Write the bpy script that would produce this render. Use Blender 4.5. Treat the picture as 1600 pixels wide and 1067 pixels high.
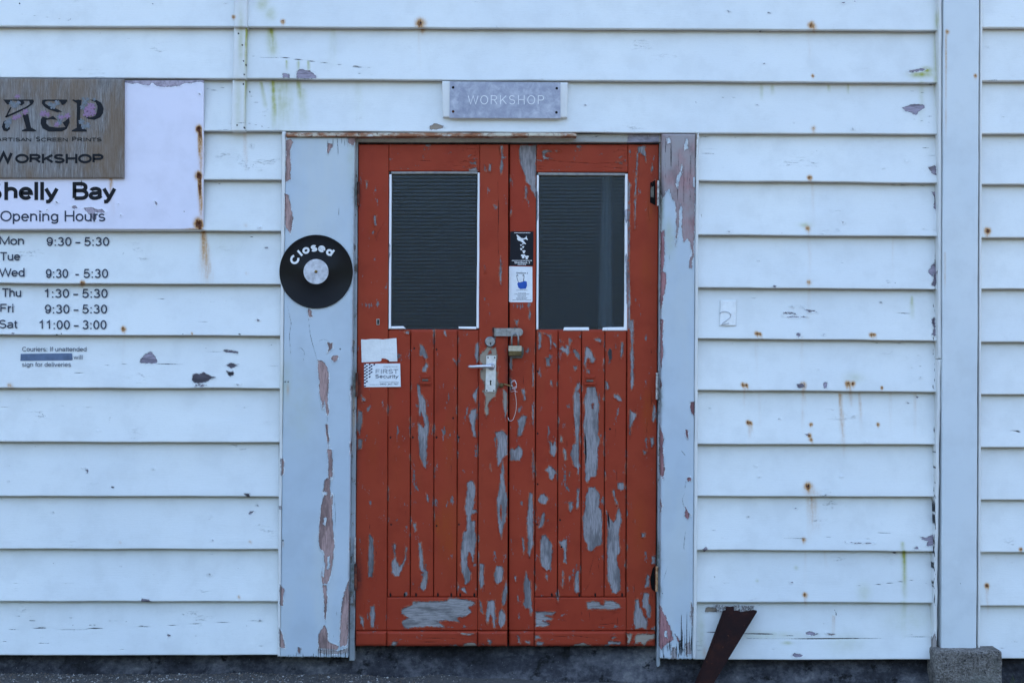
import bpy, bmesh, math, random
import numpy as np
from mathutils import Vector
from mathutils.geometry import tessellate_polygon
random.seed(7); np.random.seed(7)
S = bpy.context.scene
COL = S.collection
for o in list(bpy.data.objects): bpy.data.objects.remove(o)

# ------------------------------------------------------------------ camera, sky, sun, exposure
D = 5.0                      # camera distance to the face of the wall (m)
PX = 400.0                   # photo pixels per metre on the wall plane
ZC = 1.291                   # camera height over the ground at the left of the wall
cam_d = bpy.data.cameras.new('camera'); cam = bpy.data.objects.new('camera', cam_d); COL.objects.link(cam)
cam.location = (0, -D, ZC); cam.rotation_euler = (math.radians(90), 0, 0)
cam_d.sensor_width = 36; cam_d.lens = 36*D/(1600/PX); cam_d.clip_start = 0.05; cam_d.clip_end = 2000
S.camera = cam
W = bpy.data.worlds.new('World'); S.world = W; W.use_nodes = True
wn = W.node_tree.nodes; sky = wn.new('ShaderNodeTexSky'); sky.sky_type = 'NISHITA'; sky.sun_disc = False
SUN_EL, SUN_AZ = 42.0, 18.0          # the sun stands behind the building: the front is in open shade
sky.sun_elevation = math.radians(SUN_EL); sky.sun_rotation = math.radians(SUN_AZ)
sky.air_density = 1.0; sky.dust_density = 2.2; sky.ozone_density = 1.0
W.node_tree.links.new(sky.outputs[0], wn['Background'].inputs[0]); wn['Background'].inputs[1].default_value = 0.15
sun_d = bpy.data.lights.new('sun', 'SUN'); sun = bpy.data.objects.new('sun', sun_d); COL.objects.link(sun)
sun_d.energy = 3.0; sun_d.angle = math.radians(0.5); sun_d.color = (1, .95, .87)
_d = Vector((math.sin(math.radians(SUN_AZ))*math.cos(math.radians(SUN_EL)), math.cos(math.radians(SUN_AZ))*math.cos(math.radians(SUN_EL)), math.sin(math.radians(SUN_EL))))
sun.rotation_euler = _d.to_track_quat('Z', 'Y').to_euler(); sun.location = _d*30
S.view_settings.view_transform = 'Standard'; S.view_settings.look = 'None'
S.view_settings.exposure = 2.44; S.view_settings.gamma = 1; S.view_settings.use_curve_mapping = False
S.render.engine = 'CYCLES'

# ------------------------------------------------------------------ helpers: measured position -> metres
def XZ(u, v, y):
    s = (D+y)/D/PX
    return (u-800)*s, ZC+(533.5-v)*s
def P(u, v, y):
    x, z = XZ(u, v, y); return Vector((x, y, z))

def _h(ix, iy, seed):
    n = (ix*374761393 + iy*668265263 + seed*1442695041) & 0xffffffff
    n = ((n ^ (n >> 13))*1274126177) & 0xffffffff
    return ((n ^ (n >> 16)) & 0xffff)/65535.0
def vnoise(x, y, seed=0):
    x = np.asarray(x, float); y = np.asarray(y, float)
    ix = np.floor(x).astype(np.int64); iy = np.floor(y).astype(np.int64)
    fx = x-ix; fy = y-iy; fx = fx*fx*(3-2*fx); fy = fy*fy*(3-2*fy)
    a = _h(ix, iy, seed); b = _h(ix+1, iy, seed); c = _h(ix, iy+1, seed); d = _h(ix+1, iy+1, seed)
    return (a*(1-fx)+b*fx)*(1-fy)+(c*(1-fx)+d*fx)*fy
def fbm(x, y, seed=0, o=3):
    r = 0; a = .5; t = 0
    for i in range(o): r = r+a*vnoise(x*2**i, y*2**i, seed+i*17); t += a; a *= .5
    return r/t

# ------------------------------------------------------------------ objects
def tag(o, label=None, cat=None, group=None, kind=None):
    if label: o['label'] = label
    if cat: o['category'] = cat
    if group: o['group'] = group
    if kind: o['kind'] = kind
    return o
def thing(name, label, cat, loc, group=None):
    o = bpy.data.objects.new(name, None); COL.objects.link(o); o.location = loc; o.empty_display_size = .05
    return tag(o, label, cat, group)
def root_loc(o):
    v = Vector((0, 0, 0))
    while o is not None: v += o.location; o = o.parent
    return v
def link(name, me, mat, parent=None, smooth=False, loc=None):
    """mesh given in world metres -> object whose origin sits at its parent (or at loc)"""
    o = bpy.data.objects.new(name, me); COL.objects.link(o)
    base = root_loc(parent) if parent else (Vector(loc) if loc else Vector((0, 0, 0)))
    if loc and parent: base = Vector(loc)
    me.transform(__import__('mathutils').Matrix.Translation(-base))
    if parent: o.parent = parent; o.location = base-root_loc(parent)
    else: o.location = base
    if mat: me.materials.append(mat)
    if smooth: me.shade_smooth()
    return o
def mesh_np(name, V, F):
    """V (n,3), F (m,4) quads"""
    me = bpy.data.meshes.new(name)
    me.vertices.add(len(V)); me.vertices.foreach_set('co', np.asarray(V, np.float32).ravel())
    F = np.asarray(F, np.int32); k = F.shape[1]
    me.loops.add(F.size); me.loops.foreach_set('vertex_index', F.ravel())
    me.polygons.add(len(F)); me.polygons.foreach_set('loop_start', np.arange(0, F.size, k, dtype=np.int32))
    me.polygons.foreach_set('loop_total', np.full(len(F), k, np.int32))
    me.update(calc_edges=True); me.validate(); return me

class BM:
    """collects closed solids into one mesh"""
    def __init__(s): s.b = bmesh.new()
    def box(s, x0, x1, y0, y1, z0, z1, bev=0):
        r = bmesh.ops.create_cube(s.b, size=1)
        for v in r['verts']: v.co = ((x0+x1)/2+v.co.x*(x1-x0), (y0+y1)/2+v.co.y*(y1-y0), (z0+z1)/2+v.co.z*(z1-z0))
        if bev: bmesh.ops.bevel(s.b, geom=list({e for v in r['verts'] for e in v.link_edges}), offset=bev, segments=2, affect='EDGES', profile=.5)
        return s
    def prism(s, pts, y0, y1, bev=0):
        """pts: list of (x,z) world, extruded from y0 (front) to y1 (back)"""
        fr = [s.b.verts.new((p[0], y0, p[1])) for p in pts]; bk = [s.b.verts.new((p[0], y1, p[1])) for p in pts]
        n = len(pts)
        tri = tessellate_polygon([[Vector((p[0], p[1], 0)) for p in pts]])
        for t in tri:
            a, b, c = [fr[i] for i in t]
            try:
                f = s.b.faces.new((a, b, c)); f.normal_update()
                if f.normal.y > 0: f.normal_flip()
                f2 = s.b.faces.new([bk[i] for i in t]); f2.normal_update()
                if f2.normal.y < 0: f2.normal_flip()
            except ValueError: pass
        for i in range(n):
            j = (i+1) % n
            try: s.b.faces.new((fr[i], fr[j], bk[j], bk[i]))
            except ValueError: pass
        return s
    def tube(s, pts, r, seg=10, cap=True):
        """pts: world Vectors, r radius or list"""
        pts = [Vector(p) for p in pts]; n = len(pts)
        rr = r if isinstance(r, (list, tuple)) else [r]*n
        rings = []; up = Vector((.13, .31, .94)).normalized()
        for i, p in enumerate(pts):
            d = (pts[min(i+1, n-1)]-pts[max(i-1, 0)]).normalized()
            a = d.cross(up)
            if a.length < .1: a = d.cross(Vector((1, 0, 0)))
            a.normalize(); b = d.cross(a).normalized()
            rings.append([s.b.verts.new(p+(a*math.cos(2*math.pi*k/seg)+b*math.sin(2*math.pi*k/seg))*rr[i]) for k in range(seg)])
        for i in range(n-1):
            for k in range(seg):
                s.b.faces.new((rings[i][k], rings[i][(k+1) % seg], rings[i+1][(k+1) % seg], rings[i+1][k]))
        if cap:
            s.b.faces.new(rings[0]); s.b.faces.new(rings[-1])
        return s
    def lathe_y(s, c, prof, seg=48):
        """prof: list of (radius, y); axis along y through c=(x,z)"""
        rings = []
        for r, y in prof:
            if r < 1e-6: rings.append([s.b.verts.new((c[0], y, c[1]))])
            else: rings.append([s.b.verts.new((c[0]+r*math.cos(2*math.pi*k/seg), y, c[1]+r*math.sin(2*math.pi*k/seg))) for k in range(seg)])
        for a, b in zip(rings[:-1], rings[1:]):
            for k in range(seg):
                k2 = (k+1) % seg
                q = [a[k % len(a)], a[k2 % len(a)], b[k2 % len(b)], b[k % len(b)]]
                q2 = []
                for w in q:
                    if w not in q2: q2.append(w)
                if len(q2) > 2: s.b.faces.new(q2)
        return s
    def build(s, name, mat, parent=None, smooth=False, loc=None):
        bmesh.ops.recalc_face_normals(s.b, faces=s.b.faces)
        me = bpy.data.meshes.new(name); s.b.to_mesh(me); s.b.free()
        return link(name, me, mat, parent, smooth, loc)
def pxpoly(pts, y): return [XZ(u, v, y) for u, v in pts]

# ------------------------------------------------------------------ materials
class NT:
    def __init__(s, name):
        s.m = bpy.data.materials.new(name); s.m.use_nodes = True; s.t = s.m.node_tree; s.n = s.t.nodes
        s.b = s.n['Principled BSDF']; s.tc = s.n.new('ShaderNodeTexCoord')
    def L(s, a, b): s.t.links.new(a, b)
    def put(s, node, key, val):
        if val is None: return
        if hasattr(val, 'is_linked') or hasattr(val, 'links'): s.L(val, node.inputs[key])
        else: node.inputs[key].default_value = val
    def math(s, op, a, b=None, c=None, clamp=False):
        n = s.n.new('ShaderNodeMath'); n.operation = op; n.use_clamp = clamp
        s.put(n, 0, a); s.put(n, 1, b); s.put(n, 2, c); return n.outputs[0]
    def mapv(s, scale, loc=(0, 0, 0), src=None):
        n = s.n.new('ShaderNodeMapping'); s.L(src or s.tc.outputs['Object'], n.inputs[0])
        n.inputs['Scale'].default_value = scale; n.inputs['Location'].default_value = loc; return n.outputs[0]
    def noise(s, scale, vec=None, detail=4, rough=.55, dist=0):
        n = s.n.new('ShaderNodeTexNoise'); s.L(vec or s.tc.outputs['Object'], n.inputs['Vector'])
        n.inputs['Scale'].default_value = scale; n.inputs['Detail'].default_value = detail; n.inputs['Roughness'].default_value = rough
        n.inputs['Distortion'].default_value = dist; return n.outputs['Fac']
    def voro(s, scale, vec=None, feat='F1'):
        n = s.n.new('ShaderNodeTexVoronoi'); n.feature = feat; s.L(vec or s.tc.outputs['Object'], n.inputs['Vector'])
        n.inputs['Scale'].default_value = scale; return n.outputs['Distance']
    def ss(s, x, a, b):
        n = s.n.new('ShaderNodeMapRange'); n.interpolation_type = 'SMOOTHSTEP'; s.put(n, 0, x); n.inputs[1].default_value = a; n.inputs[2].default_value = b
        return n.outputs[0]
    def lin(s, x, a, b, c, d):
        n = s.n.new('ShaderNodeMapRange'); s.put(n, 0, x)
        for i, q in enumerate((a, b, c, d)): n.inputs[i+1].default_value = q
        return n.outputs[0]
    def mix(s, f, a, b, mode='MIX'):
        n = s.n.new('ShaderNodeMix'); n.data_type = 'RGBA'; n.blend_type = mode
        s.put(n, 0, f)
        for k, q in ((6, a), (7, b)):
            if isinstance(q, tuple): n.inputs[k].default_value = (*q, 1)
            else: s.L(q, n.inputs[k])
        return n.outputs[2]
    def ramp(s, f, stops):
        n = s.n.new('ShaderNodeValToRGB'); s.put(n, 0, f); e = n.color_ramp.elements
        while len(e) < len(stops): e.new(.5)
        for q, (p, c) in zip(e, stops): q.position = p; q.color = (*c, 1)
        return n.outputs[0]
    def attr(s, name):
        n = s.n.new('ShaderNodeAttribute'); n.attribute_name = name; return n.outputs['Fac']
    def rnd(s):
        return s.n.new('ShaderNodeObjectInfo').outputs['Random']
    def out(s, color=None, rough=None, metal=None, height=None, dist=.001, strength=1, spec=None):
        s.put(s.b, 'Base Color', (*color, 1) if isinstance(color, tuple) else color)
        s.put(s.b, 'Roughness', rough); s.put(s.b, 'Metallic', metal); s.put(s.b, 'Specular IOR Level', spec)
        if height is not None:
            n = s.n.new('ShaderNodeBump'); n.inputs['Distance'].default_value = dist; n.inputs['Strength'].default_value = strength
            s.L(height, n.inputs['Height']); s.L(n.outputs[0], s.b.inputs['Normal'])
        return s.m

def paint(name, base, base2, under, grain='x', jag=1.4, rim=(.8, .8, .78), rough=.5, micro=0.0, wood2=(.30, .24, .18), grainy=.5, dirtc=(.10, .11, .08), fade=None, spec=.2, rustc=((.50, .27, .10), (.10, .028, .012)), craze=.0, alb=1.0):
    base = tuple(c*alb for c in base); base2 = tuple(c*alb for c in base2)
    """painted timber: paint film with flaked patches, cracks, rust runs, algae; masks come from vertex attributes"""
    t = NT(name)
    g = (1, 1, 1)
    gv = {'x': (1.5, 10, 22), 'z': (22, 10, 1.2), 'n': (6, 6, 6)}[grain]
    gm = t.mapv(gv); jm = t.mapv({'x': (.5, 1, 1), 'z': (1, 1, .45), 'n': (1, 1, 1)}[grain])
    peel, crack, rust, alg, dirt, tone = [t.attr(a) for a in ('peel', 'crack', 'rust', 'algae', 'dirt', 'tone')]
    jn = t.noise(130, jm, 5, .75); jf = t.noise(600, t.mapv({'x': (.25, 1, 1.6), 'z': (1.6, 1, .25), 'n': (1, 1, 1)}[grain]), 3, .7)
    sd = t.math('ADD', peel, t.math('MULTIPLY', t.math('SUBTRACT', jn, .5), jag*5.0))
    sd = t.math('ADD', sd, t.math('MULTIPLY', t.math('SUBTRACT', jf, .5), jag*3.4))
    mask = t.ss(sd, -.12, .25)
    if micro > 0:      # small flakes scattered over the film
        mn = t.noise(34, jm, 6, .75); mm = t.ss(mn, 1-micro, 1-micro+.012); mask = t.math('MAXIMUM', mask, mm)
    rimm = t.math('MULTIPLY', t.ss(sd, -1.9, -.35), t.math('SUBTRACT', 1, mask))
    rimm = t.math('MULTIPLY', rimm, t.ss(t.noise(60, jm, 2), .42, .58))
    cr = t.math('ADD', crack, t.math('MULTIPLY', t.math('SUBTRACT', jf, .5), 1.6)); cm = t.ss(cr, -.2, .35)
    if craze:
        cv = t.mapv({'x': (1.2, 1, 9), 'z': (9, 1, 1.2), 'n': (1, 1, 1)}[grain]); cn = t.noise(7, cv, 5, .6, .6)
        hair = t.math('SUBTRACT', 1, t.ss(t.math('ABSOLUTE', t.math('SUBTRACT', cn, .5)), .0, .0055)); reg = t.ss(t.noise(4.5, t.mapv((1, 1, 2)), 4, .6), 1-craze, 1-craze+.1)
        cm = t.math('MAXIMUM', cm, t.math('MULTIPLY', t.math('MULTIPLY', hair, reg), .8))
    gr = t.noise(14, gm, 5, .65); gf = t.noise(60, gm, 3, .6)
    big = t.noise(1.7, None, 3, .5); med = t.noise(9, None, 4, .6)
    pc = t.mix(t.ss(big, .3, .7), base, base2)
    pc = t.mix(t.math('MULTIPLY', t.ss(med, .42, .7), .5 if craze and base[1] < .1 else .28), pc, tuple(c*.72 for c in base))
    pc = t.mix(t.lin(t.rnd(), 0, 1, 0, .22), pc, tuple(c*.86 for c in base2))
    pc = t.mix(t.math('MULTIPLY', t.ss(gf, .55, .8), .12*grainy*2), pc, tuple(c*.6 for c in base))
    if fade: pc = t.mix(t.math('MULTIPLY', t.ss(t.noise(5, t.mapv((1, 1, .25)), 4, .6), .45, .72), fade[1]), pc, fade[0])
    # stains
    pc = t.mix(t.math('MULTIPLY', alg, t.lin(t.noise(40, None, 4), .3, .7, .55, 1.15), clamp=True), pc, (.36, .37, .09))
    rs = t.math('MULTIPLY', rust, t.lin(t.math('ADD', t.math('MULTIPLY', t.noise(1, t.mapv((130, 60, 14)), 4, .7), .6), t.math('MULTIPLY', t.noise(110, None, 4, .7), .4)), .35, .65, .5, 1.4))
    pc = t.mix(t.ss(rs, .0, .85), pc, rustc[0]); pc = t.mix(t.ss(rs, .62, 1.1), pc, rustc[1])
    wood = t.ramp(t.math('ADD', t.math('MULTIPLY', gr, .7), t.math('MULTIPLY', gf, .3)), [(.33, tuple(c*.38 for c in under)), (.45, tuple(c*.9 for c in under)), (.56, tuple(min(1, c*1.35) for c in under)), (.68, tuple(c*.75 for c in under))])
    wood = t.mix(t.math('MULTIPLY', t.ss(t.noise(16, t.mapv({'x': (.4, 1, 1.5), 'z': (1.5, 1, .4), 'n': (1, 1, 1)}[grain]), 4, .65), .46, .64), .75), wood, tuple(c*.42 for c in under))
    wood = t.mix(t.ss(t.math('ADD', tone, t.math('MULTIPLY', t.math('SUBTRACT', med, .5), .9)), .16, .62), wood, wood2)
    wood = t.mix(t.math('MULTIPLY', dirt, 1, clamp=True), wood, (.02, .02, .022))
    c = t.mix(t.math('MULTIPLY', rimm, .75), pc, rim)
    c = t.mix(mask, c, wood)
    edge = t.math('MULTIPLY', mask, t.math('SUBTRACT', 1, t.ss(sd, .3, 1.5))); c = t.mix(t.math('MULTIPLY', edge, .5), c, tuple(q*.3 for q in under))  # grime and shade of the lifted paint put into colour inside flake edges
    c = t.mix(t.math('MULTIPLY', t.math('MULTIPLY', dirt, t.math('SUBTRACT', 1, mask)), t.lin(t.noise(55, None, 5, .7), .35, .65, .3, 1.2), clamp=True), c, dirtc)
    c = t.mix(cm, c, (.012, .011, .012))
    h = t.math('MULTIPLY', t.math('SUBTRACT', 1, mask), .55)
    h = t.math('ADD', h, t.math('MULTIPLY', t.math('MULTIPLY', t.ss(sd, -3.2, -.2), t.math('SUBTRACT', 1, mask)), .5))
    h = t.math('ADD', h, t.math('MULTIPLY', gr, t.lin(mask, 0, 1, .22*grainy, .6)))
    h = t.math('ADD', h, t.math('MULTIPLY', t.noise(220, gm, 2), .05)); h = t.math('ADD', h, t.math('MULTIPLY', med, .5))
    h = t.math('SUBTRACT', h, t.math('MULTIPLY', cm, 1.2))
    return t.out(c, t.lin(mask, 0, 1, rough, .85), None, h, .0014, 1, spec)

def simple(name, c, rough=.5, metal=0, var=.15, scale=40, bump=.3, c2=None, dist=.0006, spec=.15):
    t = NT(name); n = t.noise(scale, None, 5, .65)
    col = t.mix(t.ss(n, .35, .68), c, c2 or tuple(q*(1-var) for q in c))
    return t.out(col, rough, metal, t.noise(scale*4, None, 3) if bump else None, dist, bump or 0, spec)

M = {}
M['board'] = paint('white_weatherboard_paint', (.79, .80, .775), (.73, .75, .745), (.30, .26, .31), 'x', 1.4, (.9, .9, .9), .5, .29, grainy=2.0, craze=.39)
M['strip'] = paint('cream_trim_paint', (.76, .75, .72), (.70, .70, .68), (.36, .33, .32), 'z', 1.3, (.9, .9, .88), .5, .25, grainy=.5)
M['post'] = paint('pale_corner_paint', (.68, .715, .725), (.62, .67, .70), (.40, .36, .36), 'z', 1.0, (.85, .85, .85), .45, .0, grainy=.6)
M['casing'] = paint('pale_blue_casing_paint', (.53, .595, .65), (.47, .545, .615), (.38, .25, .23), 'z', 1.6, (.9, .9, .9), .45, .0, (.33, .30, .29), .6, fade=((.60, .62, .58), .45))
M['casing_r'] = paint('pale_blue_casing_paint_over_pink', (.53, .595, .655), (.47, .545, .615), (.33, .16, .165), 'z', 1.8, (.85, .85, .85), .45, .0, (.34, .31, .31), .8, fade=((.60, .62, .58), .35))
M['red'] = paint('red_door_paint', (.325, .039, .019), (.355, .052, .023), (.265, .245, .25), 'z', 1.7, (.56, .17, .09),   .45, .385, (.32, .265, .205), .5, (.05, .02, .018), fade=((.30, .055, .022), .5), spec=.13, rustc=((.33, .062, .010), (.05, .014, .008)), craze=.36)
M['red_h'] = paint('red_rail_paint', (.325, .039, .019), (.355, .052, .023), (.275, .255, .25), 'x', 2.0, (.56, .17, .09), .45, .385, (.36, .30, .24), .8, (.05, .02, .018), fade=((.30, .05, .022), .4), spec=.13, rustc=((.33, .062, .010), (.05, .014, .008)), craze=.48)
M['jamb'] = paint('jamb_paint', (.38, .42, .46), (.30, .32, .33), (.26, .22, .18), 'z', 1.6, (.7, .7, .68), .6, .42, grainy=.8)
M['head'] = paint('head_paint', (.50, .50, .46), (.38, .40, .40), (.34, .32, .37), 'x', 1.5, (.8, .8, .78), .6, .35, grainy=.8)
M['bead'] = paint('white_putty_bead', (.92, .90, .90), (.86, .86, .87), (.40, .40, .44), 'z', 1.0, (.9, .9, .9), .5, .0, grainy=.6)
M['bead_g'] = simple('grey_weathered_bead', (.34, .33, .30), .8, c2=(.22, .22, .23), scale=60, bump=.6)
M['panel'] = paint('white_sign_panel', (.80, .765, .86), (.77, .75, .85), (.36, .31, .36), 'n', .8, (.9, .9, .9), .35, .0, grainy=.1)
M['vinyl_dark'] = simple('navy_vinyl_lettering', (.045, .055, .085), .45, var=.2, bump=0)
M['vinyl_black'] = simple('black_vinyl_lettering', (.010, .011, .016), .4, var=.2, bump=0)
M['vinyl_grey'] = simple('grey_vinyl_lettering', (.16, .17, .20), .5, var=.2, bump=0)
M['white_print'] = simple('white_print', (.80, .80, .80), .5, var=.1, bump=0)
M['navy_print'] = simple('navy_print', (.012, .016, .07), .5, bump=0)
M['blue_print'] = simple('blue_print', (.03, .10, .42), .5, bump=0)
M['grey_print'] = simple('grey_print', (.22, .24, .28), .5, bump=0)
M['black_sticker'] = simple('black_sticker', (.012, .013, .020), .4, bump=.1)
M['white_sticker'] = simple('white_sticker', (.80, .82, .84), .4, var=.08, bump=.4, dist=.0015)
M['paper'] = simple('crinkled_paper', (.82, .82, .80), .6, var=.1, scale=25, bump=.8, dist=.0025)
M['tape'] = simple('blue_grey_tape', (.13, .18, .28), .5, var=.25, scale=30, bump=.4)
M['band'] = simple('cream_lock_band', (.52, .48, .38), .4, .5, .3, 60, .2)
M['alu'] = simple('brushed_aluminium', (.72, .73, .75), .42, .8, .2, 60, .15)
M['steel'] = simple('dull_steel', (.36, .36, .36), .45, .85, .4, 50, .3)
M['steel_dark'] = simple('dark_steel', (.16, .15, .13), .5, .7, .4, 60, .4)
M['brass'] = simple('tarnished_brass', (.33, .22, .09), .45, .8, .5, 80, .3)
M['brass_dark'] = simple('dark_padlock_body', (.16, .115, .05), .5, .4, .4, 70, .4)
M['hole'] = simple('dark_hole', (.006, .006, .006), .9, bump=0)
M['rusty_nail'] = simple('rusty_nail', (.10, .032, .012), .9, .1, .6, 200, .6)
M['red_metal'] = simple('red_painted_metal', (.36, .045, .02), .45, 0, .3, 90, .5)
M['lining'] = simple('dark_lining', (.012, .013, .016), .9, bump=0)
M['curtain'] = simple('pale_curtain', (.82, .82, .80), .9, bump=.2)
M['labelgrey'] = simple('scuffed_grey_label', (.66, .66, .69), .5, var=.4, scale=30, bump=.2)
M['petal'] = simple('faded_lilac_print', (.30, .17, .28), .8, 0, .3, 90, .3, c2=(.30, .21, .31))
M['faint_print'] = simple('faint_grey_pen', (.42, .43, .46), .6, bump=0)
M['leafp'] = simple('faded_teal_print', (.15, .18, .19), .8, 0, .3, 90, .3, c2=(.23, .235, .27))

def mat_glass():
    t = NT('pressed_grid_glass')
    def wave(dirn, sc, ph=0):
        w = t.n.new('ShaderNodeTexWave'); w.bands_direction = dirn; w.inputs['Scale'].default_value = sc; t.L(t.mapv((1, 1, 1), (ph, 0, ph)), w.inputs[0]); w.inputs['Distortion'].default_value = 0
        return w.outputs['Fac']
    hz, vt = wave('Z', 22.4), wave('X', 22.4)
    dots = t.math('MULTIPLY', t.ss(hz, .18, .75), t.math('ADD', .5, t.math('MULTIPLY', t.ss(vt, .15, .6), .5)))
    n = t.noise(4, t.mapv((1, 1, 3)), 4, .6)
    c = t.mix(t.math('MULTIPLY', dots, t.lin(n, .3, .7, .75, 1.05)), (.006, .014, .024), (.030, .058, .090))
    h = t.math('ADD', hz, t.math('MULTIPLY', vt, .7))
    t.out(c, .35, 0, h, .0004, .6, .05)
    g = t.n.new('ShaderNodeBsdfPrincipled'); g.inputs['Base Color'].default_value = (.72, .88, 1, 1); g.inputs['Transmission Weight'].default_value = 1; g.inputs['Roughness'].default_value = .24; g.inputs['Specular IOR Level'].default_value = .14
    bn = t.n.new('ShaderNodeBump'); bn.inputs['Distance'].default_value = .0004; bn.inputs['Strength'].default_value = .7; t.L(h, bn.inputs['Height']); t.L(bn.outputs[0], g.inputs['Normal'])
    mx = t.n.new('ShaderNodeMixShader'); mx.inputs[0].default_value = .62; t.L(t.b.outputs[0], mx.inputs[1]); t.L(g.outputs[0], mx.inputs[2])
    t.L(mx.outputs[0], t.n['Material Output'].inputs['Surface']); return t.m
M['glass'] = mat_glass()
def mat_vinyl_record():
    t = NT('black_record_vinyl')
    n = t.n.new('ShaderNodeTexWave'); n.wave_type = 'RINGS'; n.rings_direction = 'Y'; n.inputs['Scale'].default_value = 75; n.inputs['Distortion'].default_value = .6; n.inputs['Detail'].default_value = 1
    t.L(t.tc.outputs['Object'], n.inputs[0])
    return t.out((.004, .004, .006), .28, 0, n.outputs['Fac'], .0006, .7, .2)
M['record'] = mat_vinyl_record()
def mat_sign_wood():
    t = NT('weathered_plywood'); g = t.mapv((30, 10, 1.6)); a = t.noise(9, g, 6, .7); b = t.noise(3, t.mapv((3, 1, 1)), 4, .6); f = t.noise(30, g, 4, .7)
    c = t.ramp(t.math('ADD', t.math('MULTIPLY', a, .65), t.math('MULTIPLY', f, .35)), [(.36, (.06, .052, .050)), (.45, (.16, .145, .135)), (.53, (.26, .245, .235)), (.62, (.40, .385, .38))])
    c = t.mix(t.math('MULTIPLY', t.ss(b, .36, .62), .75), c, (.20, .135, .085)); c = t.mix(t.math('MULTIPLY', t.ss(t.noise(2.3, t.mapv((2, 1, 1), (3, 2, 1)), 4), .5, .7), .5), c, (.33, .35, .37))
    return t.out(c, .85, 0, t.math('ADD', a, f), .0015, .9, .1)
M['signwood'] = mat_sign_wood()
def mat_zinc():
    t = NT('mottled_zinc_plate'); a = t.noise(28, None, 6, .7, .4); b = t.noise(9, None, 3)
    c = t.ramp(t.math('ADD', t.math('MULTIPLY', a, .7), t.math('MULTIPLY', b, .3)), [(.36, (.26, .27, .34)), (.5, (.35, .36, .43)), (.64, (.52, .53, .58))])
    return t.out(c, .6, .25, a, .0005, .4)
M['zinc'] = mat_zinc()
def mat_rust_strip():
    t = NT('rusting_painted_angle'); a = t.noise(9, t.mapv((1, 1, 3)), 6, .7); b = t.noise(60, None, 4, .7)
    c = t.mix(t.ss(a, .42, .56), (.58, .53, .42), (.30, .12, .055)); c = t.mix(t.ss(b, .53, .66), c, (.12, .05, .028)); c = t.mix(t.ss(t.noise(23, None, 4), .6, .7), c, (.62, .60, .55))
    return t.out(c, .75, 0, t.math('ADD', a, b), .0015, .8)
M['ruststrip'] = mat_rust_strip()
def mat_rust_bar():
    t = NT('dark_rusted_steel'); a = t.noise(7, None, 6, .7); b = t.noise(90, None, 4, .7)
    c = t.ramp(a, [(.3, (.010, .007, .008)), (.5, (.022, .009, .008)), (.66, (.042, .014, .009))]); c = t.mix(t.ss(b, .64, .76), c, (.16, .06, .025))
    return t.out(c, .8, 0, t.math('ADD', a, b), .0015, .8, .1)
M['rustbar'] = mat_rust_bar()
def mat_rust_hinge():
    t = NT('rusty_red_hinge'); a = t.noise(40, None, 5, .7)
    c = t.ramp(a, [(.35, (.030, .012, .008)), (.5, (.13, .028, .014)), (.65, (.26, .07, .03))]); return t.out(c, .75, .1, a, .001, .6)
M['rusthinge'] = mat_rust_hinge()
def mat_light_hinge():
    t = NT('worn_pale_hinge'); a = t.noise(60, None, 5, .7)
    c = t.ramp(a, [(.35, (.16, .13, .10)), (.5, (.42, .42, .41)), (.65, (.60, .60, .58))]); return t.out(c, .5, .3, a, .001, .4)
M['palehinge'] = mat_light_hinge()
def mat_orange_hinge():
    t = NT('orange_rust_hinge'); a = t.noise(60, None, 5, .7)
    c = t.ramp(a, [(.35, (.20, .08, .03)), (.5, (.48, .26, .12)), (.65, (.56, .44, .32))]); return t.out(c, .7, .1, a, .001, .4)
M['orangehinge'] = mat_orange_hinge()
def mat_foundation():
    t = NT('dark_damp_concrete'); a = t.noise(3.2, t.mapv((1, 1, 2.2)), 6, .65); b = t.noise(45, None, 5, .7); c3 = t.noise(150, None, 3, .7)
    c = t.ramp(t.math('ADD', t.math('MULTIPLY', a, .7), t.math('MULTIPLY', b, .3)), [(.38, (.016, .016, .018)), (.48, (.040, .040, .046)), (.57, (.10, .098, .105)), (.68, (.22, .21, .20))])
    c = t.mix(t.ss(c3, .66, .74), c, (.22, .21, .2)); c = t.mix(t.ss(t.noise(16, None, 5, .7), .56, .68), c, (.012, .012, .012))
    return t.out(c, .85, 0, t.math('ADD', t.math('MULTIPLY', b, 2), c3), .004, 1, .15)
M['foundation'] = mat_foundation()
def mat_pad():
    t = NT('pitted_aggregate_concrete'); a = t.noise(12, None, 6, .7); b = t.noise(120, None, 4, .75); v = t.voro(130)
    c = t.ramp(t.math('ADD', t.math('MULTIPLY', a, .4), t.math('MULTIPLY', b, .6)), [(.38, (.045, .040, .036)), (.48, (.16, .142, .125)), (.57, (.28, .255, .23)), (.66, (.44, .40, .36))])
    c = t.mix(t.ss(t.noise(5, None, 4), .5, .68), c, (.13, .13, .11)); c = t.mix(t.ss(t.noise(75, None, 4), .62, .68), c, (.02, .02, .02))
    return t.out(c, .9, 0, t.math('ADD', t.math('MULTIPLY', b, 2), v), .004, 1)
M['pad'] = mat_pad()
def mat_ground():
    t = NT('dark_chip_seal'); a = t.noise(90, None, 4, .7); b = t.noise(1.1, None, 4)
    c = t.ramp(t.math('ADD', t.math('MULTIPLY', a, .7), t.math('MULTIPLY', b, .3)), [(.35, (.03, .03, .03)), (.55, (.075, .07, .065)), (.7, (.14, .13, .12))])
    return t.out(c, .9, 0, a, .006, .8)
M['ground'] = mat_ground()
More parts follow.
